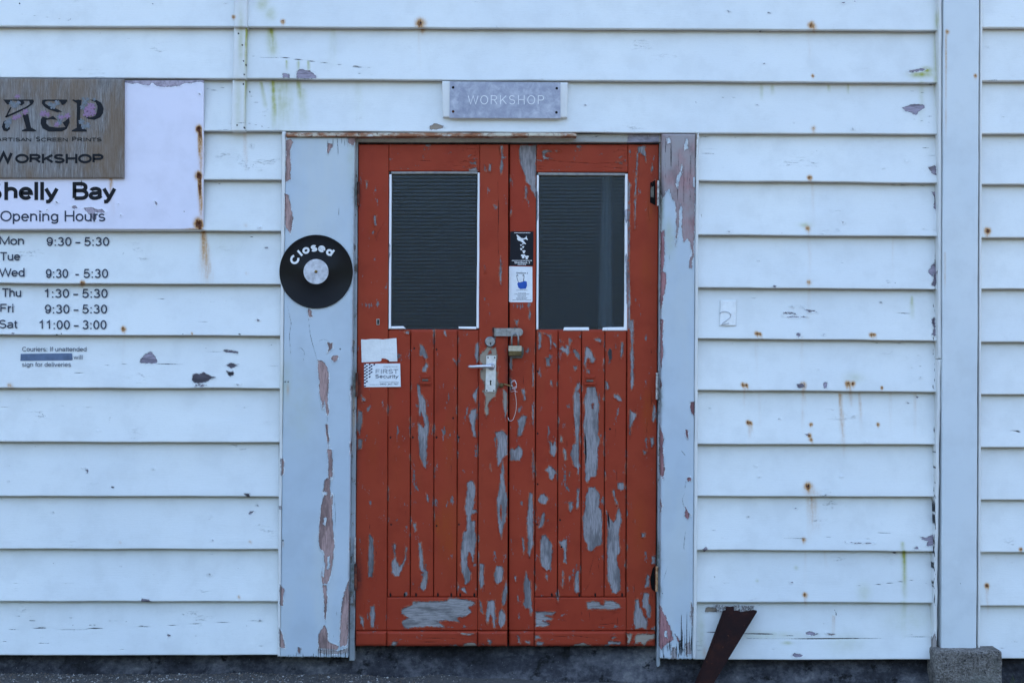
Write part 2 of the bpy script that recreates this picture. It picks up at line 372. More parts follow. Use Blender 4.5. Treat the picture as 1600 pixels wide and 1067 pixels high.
def mat_gravel():
    t = NT('mixed_gravel'); v = t.n.new('ShaderNodeTexVoronoi'); v.inputs['Scale'].default_value = 85; t.L(t.tc.outputs['Object'], v.inputs['Vector'])
    sp = t.n.new('ShaderNodeSeparateColor'); t.L(v.outputs['Color'], sp.inputs[0])
    c = t.ramp(sp.outputs[0], [(.0, (.035, .033, .032)), (.35, (.085, .075, .065)), (.6, (.15, .11, .08)), (.85, (.20, .19, .17)), (.97, (.5, .48, .45))])
    return t.out(c, .8, 0, t.noise(200, None, 3), .001, .5)
M['gravel'] = mat_gravel()
M['grass'] = simple('grass_blades', (.05, .085, .02), .6, 0, .4, 30, 0, c2=(.11, .12, .04))
M['hill'] = simple('dark_added_hillside', (.035, .05, .022), .9, 0, .3, .15, 0, c2=(.06, .07, .035))
M['roofing'] = simple('grey_roof_iron', (.30, .31, .32), .5, .2, .2, 8, 0)

# ------------------------------------------------------------------ wear masks (positions measured on the wall, in units of 2.5 mm)
def poly_sdf(pts, P2):
    """signed distance, positive inside; pts (m,2), P2 list of (u,v)"""
    A = np.array(P2, float); B = np.roll(A, -1, 0); best = np.full(len(pts), 1e9); ins = np.zeros(len(pts), bool)
    x, y = pts[:, 0], pts[:, 1]
    for a, b in zip(A, B):
        d = b-a; L = max(d@d, 1e-9); t = np.clip(((x-a[0])*d[0]+(y-a[1])*d[1])/L, 0, 1)
        q = np.hypot(x-a[0]-t*d[0], y-a[1]-t*d[1]); best = np.minimum(best, q)
        c = (a[1] > y) != (b[1] > y)
        with np.errstate(divide='ignore', invalid='ignore'):
            xi = (b[0]-a[0])*(y-a[1])/(b[1]-a[1]+1e-12)+a[0]
        ins ^= c & (x < xi)
    return np.where(ins, best, -best)
def line_dist(pts, L2):
    A = np.array(L2, float); best = np.full(len(pts), 1e9); tt = np.zeros(len(pts))
    seg = np.hypot(*np.diff(A, axis=0).T); cum = np.r_[0, np.cumsum(seg)]/max(seg.sum(), 1e-9)
    for i in range(len(A)-1):
        a, b = A[i], A[i+1]; d = b-a; L = max(d@d, 1e-9); t = np.clip(((pts[:, 0]-a[0])*d[0]+(pts[:, 1]-a[1])*d[1])/L, 0, 1)
        q = np.hypot(pts[:, 0]-a[0]-t*d[0], pts[:, 1]-a[1]-t*d[1]); m = q < best
        best = np.where(m, q, best); tt = np.where(m, cum[i]+t*(cum[i+1]-cum[i]), tt)
    return best, tt
class Wear:
    def __init__(s): s.peel = []; s.keep = []; s.crack = []; s.blob = []; s.run = []
    def p(s, *pts, tone=0.0, dirt=0.0): s.peel.append((pts, tone, dirt)); return s
    def k(s, *pts): s.keep.append(pts); return s
    def c(s, w, *pts): s.crack.append((w, pts)); return s
    def b(s, ch, u, v, r, a, ry=None): s.blob.append((ch, u, v, r, ry or r, a)); return s
    def r(s, ch, u, v0, v1, w0, w1, a, du=0): s.run.append((ch, u, v0, v1, w0, w1, a, du)); return s
    def evaluate(s, u, v):
        n = len(u); out = {k: np.zeros(n) for k in ('rust', 'algae', 'dirt', 'tone')}
        out['peel'] = np.full(n, -9.0); out['crack'] = np.full(n, -4.0); pts = np.stack([u, v], 1)
        u0, u1, v0, v1 = u.min(), u.max(), v.min(), v.max()
        def sel(P2, pad):
            A = np.array(P2, float); a, b = A.min(0)-pad, A.max(0)+pad
            if b[0] < u0 or a[0] > u1 or b[1] < v0 or a[1] > v1: return None
            i = np.nonzero((u >= a[0]) & (u <= b[0]) & (v >= a[1]) & (v <= b[1]))[0]
            return i if len(i) else None
        for P2, tone, dirt in s.peel:
            i = sel(P2, 9)
            if i is None: continue
            d = poly_sdf(pts[i], P2)
            out['peel'][i] = np.maximum(out['peel'][i], d)
            w = np.clip((d+4)/3, 0, 1); out['tone'][i] = np.maximum(out['tone'][i], tone*w); out['dirt'][i] = np.maximum(out['dirt'][i], dirt*np.clip((d+.6)/1.2, 0, 1))
        for P2 in s.keep:
            i = sel(P2, 9)
            if i is not None: out['peel'][i] = np.minimum(out['peel'][i], -poly_sdf(pts[i], P2))
        for w, P2 in s.crack:
            i = sel(P2, 5)
            if i is None: continue
            d, t = line_dist(pts[i], P2); ww = w*(.35+.65*np.sin(np.pi*np.clip(t, .03, .97)))
            out['crack'][i] = np.maximum(out['crack'][i], ww/2-d)
        for ch, bu, bv, r, ry, a in s.blob:
            i = sel([(bu-r*2.5, bv-ry*2.5), (bu+r*2.5, bv+ry*2.5)], 0)
            if i is None: continue
            q = np.exp(-((u[i]-bu)/r)**2-((v[i]-bv)/ry)**2); out[ch][i] = np.maximum(out[ch][i], a*q)
        for ch, bu, va, vb, w0, w1, a, du in s.run:
            i = sel([(bu-3*w1-abs(du), va-3), (bu+3*w1+abs(du), vb)], 0)
            if i is None: continue
            t = np.clip((v[i]-va)/(vb-va), 0, 1); w = w0+(w1-w0)*t
            q = np.exp(-((u[i]-bu-du*t)/w)**2)*np.clip((v[i]-va+3)/3, 0, 1)*(1-t)**.7*(.75+.5*(vnoise(u[i]*.5, v[i]*.06, 5)-.5))
            out[ch][i] = np.maximum(out[ch][i], a*q)
        return out

WB = Wear()     # weatherboards
DR = Wear()     # door
CS = Wear()     # casings
# --- left door leaf
DR.p((656,538),(661,540),(665,547),(668,558),(665,561),(660,556),(655,555),(656,549))
DR.p((666,566),(669,572),(666,581),(660,580),(662,572))
DR.p((652,600),(656,602),(658,616),(665,625),(667,647),(671,662),(670,675),(668,683),(667,700),(666,733),(661,727),(656,712),(654,690),(653,668),(655,652)).k((658,645),(661,652),(663,664),(661,668),(656,662),(655,652))
DR.p((743,538),(748,534),(749,560),(745,568),(742,556)).p((743,610),(748,603),(746,615),(744,630),(741,625),(738,618))
DR.p((737,640),(744,638),(745,650),(742,662),(744,682),(739,682),(736,665),(732,650))
DR.p((750,553),(757,548),(762,540),(770,545),(775,542),(777,553),(778,575),(777,592),(780,600),(775,615),(773,625),(768,627),(762,632),(764,645),(760,652),(757,640),(759,620),(754,612),(756,596),(750,590),(752,575),(749,562), tone=.75)
DR.p((786,608),(792,612),(793,640),(790,650),(786,630), tone=.3)
DR.p((773,675),(786,672.5),(793,680),(793,709),(786,715.5),(778,729),(776,704),(778,690))
DR.p((785,717),(788,734),(788,751),(790,764),(793,778),(791,808),(788,818),(783,842),(780,830),(777,805),(776,781),(780,764),(782,742)).k((782,785),(784,791),(784,813),(781,805))
DR.p((766,724),(768,736),(765,731))
DR.p((734,751),(739,751),(742,759),(743,771),(741,785),(739,796),(745,795),(745,800),(737,803),(736,813),(743,813),(742,830),(745,842),(742,857),(739,878),(735.6,865),(732,862),(730,870),(730.5,882),(736,894),(735,906),(730,912),(727,912),(725.5,904),(721,891),(720,860),(723,840),(724,832),(729,828),(729.6,817),(729.6,805),(726,795),(728,778),(730.5,764),(730,754))
DR.p((720,918),(727,917),(729,926),(720,922))
DR.p((614,848),(619,850),(617.5,862),(619,874),(624,884),(630,879),(633,867),(633.5,853.5),(636,855),(635,872),(628,889),(624,899),(617.5,900),(612,894),(612,879),(616,870),(615,857))
DR.p((654,848),(658,847.6),(660.5,867),(662,885.5),(668,892),(668,904),(666,919),(660,923),(656,916),(660,904),(662,894),(656,889),(655,865), tone=.25)
DR.p((645,817),(649.5,817),(651,828.5),(648,830)).p((666,771),(669,773),(670,785),(667,781))
DR.p((577,834),(583,840),(584.5,877),(582,901),(576,901),(575,877), dirt=.35).p((579,948),(585,944.6),(586,956),(584.6,980),(580,980),(578,958))
DR.p((562,961),(568,965),(569,982),(564,973)).p((560,640),(566,643),(566,660),(562,679),(557,669), dirt=.4).p((564,616),(571,625),(566,627))
DR.p((559,685),(567,687),(565,700),(559,702), dirt=.4)
DR.p((644.5,939.5),(668,939.5),(698,938),(702,933.6),(729,936),(743,939.5),(742,944),(732,948),(737,956),(729,961.5),(714,965),(719,971.6),(697,969),(682,970),(697,980),(668,978),(631,982),(628,970),(639,965),(627.6,958),(628,951),(634,948),(644.5,944.6))
DR.p((749,880.5),(756,880.5),(756,912.5),(751.6,919),(749,911)).p((776,884),(784.5,884),(787,892),(785,907),(776,912.5),(773,907),(772,896))
DR.p((791,907),(793,924),(789.5,943),(784.5,946),(784.5,929)).p((749,938),(752,941),(755,958),(751,955))
DR.p((762,938),(773.5,937),(774,980),(771,980),(769,965),(766,958),(762.6,975),(759,968)).p((784,950),(790,960),(789.5,973),(782,981),(778.6,971.6),(779.4,956))
DR.p((715,988.5),(741,989),(735,992), tone=.4).p((725,1005),(741,1003),(746,1009.5),(724,1009.5), tone=.6)
DR.p((762,998.6),(768,1000),(767,1008.7),(763,1006)).p((632,518.5),(639,517),(639,522),(634,521)).p((695,515),(698,525),(696,525),(693,517))
DR.p((676.5,514),(679.5,515),(679.5,534),(678,544),(677,530)).p((708.6,561),(712,564),(711,566))
DR.p((757,258),(760,268),(757,266)).p((764,257),(768,257),(767,268),(763,267)).p((781,227),(786,228),(785,244),(791,245.6),(786,249),(786,262.5),(783,273),(781,268),(782,255),(784,247.5))
DR.p((771,320.6),(777.5,322.5),(775,327)).p((797,274),(798.5,280),(796,287)).p((797,326),(799.6,330),(798,338))
DR.p((584,338),(588,337),(588,352),(585,353)).p((571,283),(575,284),(573,295)).p((615,1001),(622,1003),(617,1009),(610,1008),tone=.3)
DR.p((731,265),(744,262),(747,268),(738,270)).p((735,255),(744,252),(744,258))
DR.p((782,400),(784,420),(783,445),(780,430)).p((757,415),(759,418),(758,426))
# --- right door leaf
DR.p((812,227),(838.4,227),(837.5,260.6),(837.5,300),(836.6,309),(832,300),(828,290.6),(822.5,285),(820.6,275.6),(816,264),(812,253),(811,238))
DR.p((820.6,290.6),(823.5,294),(823,312),(820.6,311)).p((847,235),(862,236),(852,240),(850.6,244),(863,249),(849,249)).p((867.5,235),(876,237),(869,238)).p((963,254),(973,254),(972,256))
DR.p((997,229),(1008,228),(1010,255),(1007,244),(1000,239),(997,240)).p((995,238),(997,238),(994,304),(992,358),(991,322)).p((1019,255),(1021,264),(1018,271),(1017,266))
DR.p((1024,281),(1021,298),(1017,298),(1019,289)).p((981,279),(985.6,289),(984,304),(984,360),(983,420),(985,470),(984,513),(981,513))
DR.p((983,500),(990,500),(989,540.5),(990,555.7),(990,601),(986.5,610),(985,601),(985.7,567),(984,555.7),(986.5,540.5))
DR.p((840.6,518.6),(845.7,520),(845.7,542),(841.5,545.5),(842,530),tone=.2).p((848,520),(861,523.6),(862.5,533.7),(860,547),(859,533.7),(856.6,525)).p((862.5,533.7),(867.6,537),(871,545.5),(867,541))
DR.p((852.4,559),(859,559),(859,571),(854,572.5)).p((860,594.5),(862.5,594.5),(863.4,604.6),(860,600)).p((874,530),(880,534.6),(877,534))
DR.p((889.5,528.7),(894.6,531),(891,537),(888.7,549),(891,550.6),(887,555.7),(882,550.6),(874,545.5),(877.7,540.5),(884.5,544),(884.5,539),(889,540))
DR.p((896,545.5),(899.6,545.5),(906.4,554),(906.4,562.4),(899.6,557),(896,549)).p((896,572.5),(901,571.7),(902,576),(899,578.4))
DR.p((915,540.5),(920,543),(925,550.6),(930,560.7),(928,566.6),(923,565.8),(920.7,559),(917.4,560.7),(914,574),(912,567.5),(914,555.7)).p((917.4,577.6),(920.7,577.6),(920.7,582.7),(918,583))
DR.p((928,530),(936.8,527.8),(940.5,532),(938.4,534.6),(931.7,532)).p((952,544.7),(956,547),(956,559),(952.8,564),(950,550.6), dirt=.9)
DR.p((970.5,534.6),(974,534.6),(973,555.7),(970.5,559),(969,555.7)).p((961,538),(963,539),(963,544),(961,543)).p((946,596),(949.4,596),(952,606),(947.7,609))
DR.p((960,616.4),(965.4,616.4),(973,624),(971,627),(965,625),(960,620)).p((984,640),(989,643.4),(995,646.8),(994,651.8),(989,658.6),(985.7,668.7),(985,679),(983,679))
DR.p((904.7,594.5),(906.4,596),(906,606),(902,611),(906.4,614.7),(906.4,662),(904.7,679),(905,751),(901,730.7),(896,727),(892,710.5),(893.7,697),(899.6,692),(899,679),(896,643),(896,621),(899,604.6))
DR.p((917.4,604.6),(930,604.6),(934,618),(936.8,638),(935.4,648.4),(935,679),(937.6,687),(934,703.7),(933.4,734),(931,744),(923,746),(918,754),(914.5,751),(914,720.6),(913,695),(912,670),(911.5,668.7),(914,638),(912,628),(915.7,614.7)).k((925,630),(927.5,630),(927,638),(925,638))
DR.p((920,761),(929,761),(936.8,771),(937.6,779.6),(935,791.5),(940,796.5),(941,849),(936.8,852),(931,853.5),(926.6,859),(921.6,861),(917,857),(918,850),(912,842),(910.6,808),(915,788),(915.7,774.6))
DR.p((966,792),(969,798),(972,813),(969,820),(967,832),(968,849),(969,863.6),(964,867),(965,882),(969,890.6),(969.7,921),(962,927),(957,926),(953.6,914),(949.4,906),(948.6,857),(949.4,812),(947,798),(953,810),(958.7,815),(962,810),(963.8,801.6))
DR.p((966,754),(974,753.5),(975.6,763.6),(970.5,766),(965.4,763)).p((956,766),(960,764.5),(962,778),(966,788),(962,788),(959.5,778))
DR.p((857.5,688.5),(861.7,690),(863.4,695),(867.6,689.4),(869.6,702),(866.8,713),(862.5,712),(859,707),(860,698.7)).p((857.5,727),(864,730.7),(869,736),(866.8,742.5),(862.5,750),(859,747.6),(856.6,739),(852.4,734))
DR.p((844,773),(850.7,771),(857,779.6),(852.4,788),(844.8,786.4),(840.6,781)).p((847.4,801.6),(850.7,800.7),(851.6,813),(847.4,823.5),(840.6,824),(844,815))
DR.p((846.5,837),(852.4,835),(855.8,840),(861.7,849),(863.4,853.5),(862.5,873.7),(859,889),(854,890.6),(846.5,884),(844,877),(844,850)).p((853,895.7),(856,899),(855,906.6),(852.4,900.7))
DR.p((888.7,784.7),(894.6,783),(895.4,793),(891,800),(888,795)).p((902,763),(904.7,763),(904.7,786.4),(903,795),(900.5,795),(900.5,784.7)).p((888.7,737.5),(891,736.6),(891,744),(889,745),tone=.4)
DR.p((876,680),(878.5,682),(877.7,692),(875,690),tone=.4).p((880,700),(884,702),(886,717),(883,719),(881,709),tone=.4).p((872.6,845),(877.7,845),(882,841.7),(886,843),(884.5,879),(880,879),(881,860),(875,850),tone=.2)
DR.p((879.4,890.6),(881,892),(879.4,917.6),(877.4,914)).p((889.5,899),(891.5,900.7),(891,910),(889.5,907)).p((898,902.4),(901,892),(905,890.6),(904,899),(905.5,924),(900.5,927),(897.6,921))
DR.p((827,769.5),(832,769.5),(833,801.6),(833.5,849),(831,857),(827,870),(824.6,862),(824.6,838.7),(823,818),(825.4,788)).p((815,838.7),(818,840),(820,857),(818,865),(816,848))
DR.p((822,892),(826,904),(829,907.5),(829.6,924),(832,954.7),(829.6,961.5),(827,949.6),(821,949.6),(817,944.6),(820,934.5),(818,911)).p((803.5,897),(807,901),(806,907.5),(804,905)).p((808.5,929),(811,939.5),(809,941))
DR.p((796,555.7),(800,557),(800,577.6),(796,576)).p((815,608),(820,608),(822,625),(819,625),(816,613)).p((808.5,657),(817,648.4),(823,650),(822,658.6),(815,679),(812,681),(808.5,679),(810,666)).p((797,700),(805,702),(810,695),(817,704),(816,710.5),(812,719),(797,719))
DR.p((832,567.5),(834,570),(834,604.6),(832,604.6)).p((831,631.6),(834,633),(834,668.7),(832,662)).p((804,500),(810,500),(808,510)).p((827,483),(830,490),(828,500),(826,497)).p((796,591),(800,593),(800,610),(797,612))
DR.p((832,700),(834,712),(834,750),(832,740)).p((825,275),(827,280),(825,283))
DR.p((1021,631.6),(1023.6,633),(1024.5,652),(1021,659),(1018.6,655)).p((1016,683.5),(1021,683.5),(1022,692),(1017.7,698.7)).p((1005,703.7),(1011,704.6),(1009,709.6),(1006,709)).p((1002.6,832.8),(1008.5,832.8),(1007.6,838.7),(1003,838.7))
DR.p((1018.6,868.7),(1023.6,870),(1023.6,880.5),(1017.7,880.5)).p((1011,897),(1015,899),(1014,916),(1007.6,917.6)).p((1006,926),(1014,926),(1013.5,941),(1017.7,948),(1016,965),(1011,963),(1009,951),(1004,948),(1004,934.5))
DR.p((993,936),(997.5,936),(1000,948),(1007.6,965),(1012,970),(1010,983),(1002.6,980),(993,982),(990,973),(990.7,958), tone=.25).p((1016,982),(1024,978),(1024,984))
DR.p((979,990),(988,990),(984,1005),(979,1006),(981,999), tone=.7).p((996,990),(1023.6,990),(1023,997),(1012.7,1000),(1006,1008.7),(1001,1003.6),(991.6,1005),(992.4,995), tone=.6)
DR.p((950,1001),(969,1002),(969,1006),(949.4,1007)).p((955,993.5),(962,995),(957,998)).p((835.5,992),(842,992.7),(845.7,997),(836.4,997.7)).p((839,1002),(850,1003),(847,1008),(837,1007)).p((898,1006),(911.5,1003.6),(925,1009.5),(894.6,1009.5),tone=.5)
DR.p((807.7,992),(811,992),(813.6,1005),(810,1003)).p((821,1001),(829,1002),(827,1006),(823,1005))
DR.p((916.5,941),(928,938),(937,941),(938.4,945.4),(943.5,944.6),(945,938),(958.7,938.7),(969,944.6),(969.7,949.6),(958.7,952),(942,951),(918,951)).p((836.4,954.7),(867.6,956),(862.5,960.6),(849,961),(864,966.5),(861,969),(847,969),(859,974),(856,977.5),(837,979))
# door cracks, holes, old nails
DR.c(2.6,(914,677),(915,690),(915.5,715),(914,725)).c(2.5,(950,800),(951,812),(952,826)).c(1.0,(778,285),(779,330),(778,370),(779,400)).c(.9,(780,228),(781,250)).c(.8,(845,249),(880,253),(930,256),(970,254))
DR.c(.8,(839,259),(850,261)).c(.8,(840,264),(848,265)).c(.8,(961,262),(974,264)).c(.7,(650,251),(680,252)).c(.8,(725,262),(745,264)).c(.7,(607,336),(590,365),(588,376),(584,350))
DR.c(.8,(1014,300),(1013,330),(1015,345)).c(.7,(1017,600),(1018,640)).c(.9,(920,900),(925,880),(928,870)).c(.8,(934,868),(937,880)).c(.8,(913,925),(922,910)).c(.9,(925,976),(945,975),(965,973))
DR.c(.7,(630,993),(660,997),(700,996),(740,999)).c(.7,(650,1002),(690,1003)).c(.8,(850,995),(900,993),(940,998)).c(.7,(1010,682),(1012,660))
for uu, vv in ((647,543),(682,545),(610,682),(645,682),(682,682),(717,682),(682,820),(717,818),(708,652),(840,676),(840,755),(953,669),(875,811),(840,579),(877,853),(611,818),(839,818)):
    DR.c(3.4,(uu,vv),(uu+.2,vv+2.5))
for uu in (610,632,650,684,705,719,741,862,905,930,972): DR.c(3.2,(uu,926),(uu+.3,932))
for uu, vv, r, a in ((700,830,22,.42),(620,700,26,.2),(583,700,16,.25),(582,560,14,.22),(700,700,20,.25),(1012,640,14,.42),(1010,420,16,.3),(1017,330,10,.45),(1000,820,20,.3),(583,350,16,.22),(684,822,6,.6)):
    DR.b('rust',uu,vv,r*.8,a,r*3.2)
DR.b('dirt',795,590,5,.8,22).b('dirt',793,560,4,.7,20).b('dirt',560,600,6,.8,30).b('dirt',560,900,6,.8,34).b('dirt',560,300,5,.6,24).b('dirt',1026,905,6,.9,26).b('dirt',1022,303,6,.6,24).b('dirt',780,604,7,.7,5).b('dirt',812,548,9,.55,8).b('dirt',557,700,5,.5,60)
DR.b('dirt',807,515,14,.35,9)
DR.r('dirt',684,600,650,1,3,.3).b('dirt',700,1007,160,.3,4).b('dirt',900,1008,130,.35,4)
DR.k((764,548),(768,546),(768,552),(763,553)).k((752,596),(757,600),(757,612),(753,606)).k((776,560),(780,565),(779,585),(775.5,580)).k((763,630),(769,622),(776,618),(774,630),(766,640)).k((750,565),(754,568),(753,580))
# --- left casing
CS.p((447,219),(454,218),(458,222.5),(453,237.5),(454,262),(454,280.6),(446,285)).p((445,303),(450.6,305),(455,323.7),(458,342),(454,365),(446,355.5)).p((512.4,224),(520,225),(519,231),(512,241),(511,233)).p((544,214),(556,214),(553,228),(544,224))
CS.p((480.6,482.6),(486,484),(487.6,495),(483.4,496.7)).p((511.5,534.6),(519.4,536),(519.4,544.5),(511.5,551.5),(514,542)).p((519,555.7),(529.8,555.7),(527,562.7),(521.4,567),(518,561))
CS.p((496.6,562.7),(504.5,564),(511.5,574),(513.8,588),(512,627.4),(514.3,644),(511.5,650),(507.3,627),(504.5,638.7),(500.3,619),(497.5,602),(499.7,598),(497,582.4))
CS.p((508.7,663),(512,663),(514,690),(513,700),(510,680)).p((511.5,700.5),(518.6,703),(520,740),(520,743),(515.7,757),(520,776.5),(518.6,796),(520,824),(522.8,852.5),(520,875),(517,897.4),(511.5,911.5),(503.7,911.5),(502.5,897),(505.3,880.6),(506,861),(500.3,858),(497.5,844),(499,824),(501.7,790.6),(506,773.7),(504.5,768),(507,751),(513,745.5),(513,723))
CS.k((506,809),(510,809),(509,821),(505,819)).k((503,868),(506,862),(508,885),(506,902),(503,900)).k((512,870),(515,868),(515,886),(511,890)).k((517,745),(520,745),(519,775),(516,778),(516,757)).k((504,768),(511,769),(511,773),(505,773))
CS.p((503.7,914),(510,914),(511.5,937),(510,953.7),(508,970.5),(506.5,953.7),(506,931)).p((507.3,976),(511.5,984.6),(513,1001.5),(520,1005.7),(529.8,1008.5),(527,1015.5),(514.3,1017),(497.5,1012.7),(497.5,990))
CS.p((545,906),(545,945),(543,1007),(530.6,1010),(531.8,979),(534,942.4),(538,925.5)).p((437,911.5),(444,920),(441.8,945),(437,946)).p((436,980),(441,990),(444,1001.5),(445.5,1012.7),(436,1010)).p((438,716),(444,717),(442.7,740),(439,744))
CS.p((466,1010),(470,1012),(469,1021),(465,1018),dirt=.5).p((551,530),(554,532),(552,560),(550,545)).p((548,600),(550,604),(548,625)).p((547,690),(549,700),(547,710)).p((436,790),(440,790),(440,796),(436,796))
CS.p((553,380),(556,385),(553,395)).p((546,840),(548,850),(546,862)).p((497,1014),(530,1017),(543,1012),(543,1020),(520,1022),(497,1020),tone=.9)
CS.c(.8,(482,498),(484.8,523.4),(489,540),(496,563)).c(1.1,(512,240),(512,214)).c(.9,(520,214),(521,234)).c(1.1,(527,214),(528.5,243)).c(.8,(534,214),(534,225)).c(.8,(538,214),(539,230)).c(.9,(542,214),(543,230)).c(.8,(530,322),(529,338)).c(.7,(496.5,345),(496.5,358))
CS.c(1.0,(512,650),(510,667),(514,690),(513,700)).c(.8,(449,478),(455,505),(452,525),(455,560)).c(.6,(462,548),(470,543),(476,550),(474,565)).c(.6,(493,540),(500,532),(506,530),(515,534)).c(.8,(522,770),(524,800),(523,850))
CS.c(3,(445.5,596),(446,597)).c(3,(450,596),(450.4,597)).c(3,(442,843),(442.2,845)).c(2.4,(531,545),(532,546)).c(.9,(526,954),(526,962)).c(.9,(521,990),(521,996))
for i in range(26):
    uu = 447+i*3.9+random.uniform(-1, 1); h_ = random.uniform(4, 17)*(1.6 if 496 < uu < 540 else .7)
    CS.c(random.uniform(.7, 1.5), (uu, 1030), (uu+random.uniform(-.6, .6), 1028-h_))
CS.b('algae',446,600,12,.25,40).b('algae',550,250,8,.2,40).b('rust',450,607,3,.35,12).b('algae',468,640,26,.15,60).b('rust',442,850,2,.4,6)
# --- right casing
CS.p((1031,205),(1090,205),(1086,276),(1085.4,353.8),(1084,372),(1084,397),(1082,405.5),(1081,420),(1077,418),(1078,405.5),(1081,397),(1079,379.7),(1074.6,373),(1068,377.5),(1066.5,371),(1065,353.8),(1066.5,328),(1063.9,319),(1061.7,328),(1060.6,353.8),(1056,384),(1055.7,366.7),(1057,340.9),(1055.7,319),(1049.9,308.5),(1045.6,295.6),(1040,300),(1035.9,310.7),(1031,300), tone=.42)
CS.k((1071.4,218),(1074,217),(1074.6,232),(1070,235),(1069,230)).k((1065,257),(1066,262),(1065,272),(1061,283),(1059,295),(1056,290),(1058,275),(1062.8,268)).k((1042,216),(1046,214),(1048,224),(1043,225)).k((1083,278),(1086,276),(1086,295),(1083,292))
CS.p((1032,362),(1038,360),(1039,397),(1037,418),(1034,424),(1040,425.5),(1041.5,442),(1037,463),(1032,490)).p((1032,498),(1037,500),(1035,530),(1037,550),(1032,580)).p((1030,661),(1037,682),(1036,700),(1038.5,732),(1036.4,748.5),(1031,741),(1030,700))
CS.p((1078.4,628),(1086,626.5),(1085,649),(1079,643)).p((1071.5,671),(1076,673),(1074.5,685),(1071,679)).p((1074.5,745.5),(1080.5,747),(1079,751.5),(1074,750)).p((1071.5,792),(1074.5,799.5),(1079,804),(1074.5,811.5),(1070,807))
CS.p((1030,942),(1038.5,960),(1049,984),(1052,999),(1043,1005),(1033.4,1014),(1030,1010)).k((1038.5,984),(1042,985),(1043,996),(1039,995)).p((1055,990),(1064,1003.5),(1058,1000.5))
CS.p((1032,590),(1035,600),(1032,612)).p((1032,780),(1035,790),(1032,800)).p((1050,1010),(1056,1012),(1058,1030),(1048,1030),tone=.9).p((1070,1005),(1078,1002),(1080,1020),(1072,1022),tone=.9).p((1080,940),(1084,950),(1082,980),(1079,965),tone=.9)
for i in range(34):
    uu = 1035+random.random()*47; h_ = random.uniform(6, 34)*(1.0+1.2*(uu > 1062)); CS.c(random.uniform(.7, 1.7), (uu, 1031-random.uniform(0, 16)), (uu+random.uniform(-1, 1), 1029-h_))
for i in range(15):
    uu = 1036+random.random()*47; v_ = 212+random.random()*70; CS.c(random.uniform(.5, .9), (uu, v_), (uu+random.uniform(-1, 1), v_+random.uniform(20, 60)))
CS.c(.7,(1046,395),(1046,410)).c(.7,(1070,770),(1066,780),(1068,790),(1072,797)).c(.7,(1072,750),(1070,765)).c(.6,(1068,852),(1070,860)).c(.8,(1064,703),(1071,712)).c(.7,(1037,905),(1043,885)).c(2.4,(1035,926),(1035.4,927)).c(.8,(1068,858),(1071,830))
CS.b('algae',1045,372,9,.35,28).b('algae',1034,330,3,.3,40).b('rust',1034,400,2.4,.6,26).b('dirt',1034,315,3.5,.9,34).b('dirt',1032,625,4,.7,24).b('dirt',1028,870,5,1.1,28).b('dirt',1031,925,4,.6,14)
CS.b('dirt',556,300,5,1,26).b('dirt',554,600,6,1,26).b('dirt',552,900,6,1,34).b('dirt',552,975,6,.5,50).b('rust',552,640,4,.4,60).b('dirt',553,450,4,.4,120)
# --- weatherboards: flakes
WB.p((463.7,113.6),(468,108),(484,110.8),(495,119.4),(494,123),(463,123)).p((442,115),(453.6,116.5),(452,122),(442,122)).p((670.8,198.5),(679.5,192.7),(696.7,198.5),(690,201),(680,203),(672,203), tone=.5)
WB.p((219,562),(226,554),(236,549),(242,556),(246,565),(243,568),(219,567)).p((300,592),(302,585),(307,583),(312,585),(318,581),(324,585),(330,588),(337,590),(328,593),(322,597),(312,599),(303,598), dirt=.75)
WB.p((350,546),(372,549),(371,552),(350,550), dirt=.5).p((353,570),(362,567),(372,570),(362,576), dirt=.6).p((353,579),(360,581),(366,580),(365,586),(358,588), dirt=.95).p((305,601),(323,601),(318,604),(304,604)).p((368,600),(376,600),(372,602),dirt=.6)
WB.p((1409,168.7),(1424,163.7),(1444.5,163),(1445,168.7),(1437,174),(1431,180),(1424,177),(1412,172)).p((1438,837.6),(1447,840),(1460,833),(1461,851),(1447,853),(1450,845),(1440,842)).p((1428,855),(1433,853),(1437,857),(1431,859))
WB.p((1417,112),(1440,107),(1450,107),(1440,111),(1422,114)).p((1223,488),(1235,487),(1244,490),(1236,491),(1225,490)).p((1256,483),(1272,485),(1277,488),(1262,487)).p((1222,494),(1262,495),(1240,496)).p((1235,479),(1241,479),(1240,480)).p((1250,479),(1256,479.5),(1255,480.5))
WB.p((133,732),(139,735),(136,739),tone=0).p((129,731),(136,730),(134,732)).p((387,800),(398,798),(391,804)).p((173,759),(178,760),(178,763),(174,762),dirt=.9).p((381,770),(391,771),(390,776),(384,775),dirt=.9).p((222,934),(232,936),(238,940),(220,939),dirt=.4)
WB.p((1245,600),(1253,599),(1258,604),(1248,607),dirt=.5).p((1286,598),(1293,597),(1292,606),(1287,606)).p((1244,521),(1251,520),(1250,527),(1246,527)).p((262,989),(266,993),(262,995))
WB.p((1456,1000),(1462,985),(1464,1010),(1456,1020),tone=.3).p((1240,1019),(1256,1023),(1245,1027),(1238,1024)).p((1265,985),(1280,990),(1270,992),(1258,990)).p((1290,988),(1305,990),(1298,993),tone=.5)
WB.p((1101,954),(1104,948),(1120,949),(1121,955),(1102,956), tone=1.0).p((1450,262),(1462,258),(1463,275),(1455,270),tone=.2).p((1456,300),(1464,298),(1464,330),(1459,325),(1460,310))
WB.p((1449,425),(1460,410),(1466,425),(1462,448),(1455,446),(1459,434)).k((1448,440),(1459,428),(1456,444)).p((1455,500),(1461,495),(1462,525),(1456,524),(1459,512)).p((1098,858),(1103,853),(1105,858),(1100,862)).p((1320,846),(1368,848),(1340,849))
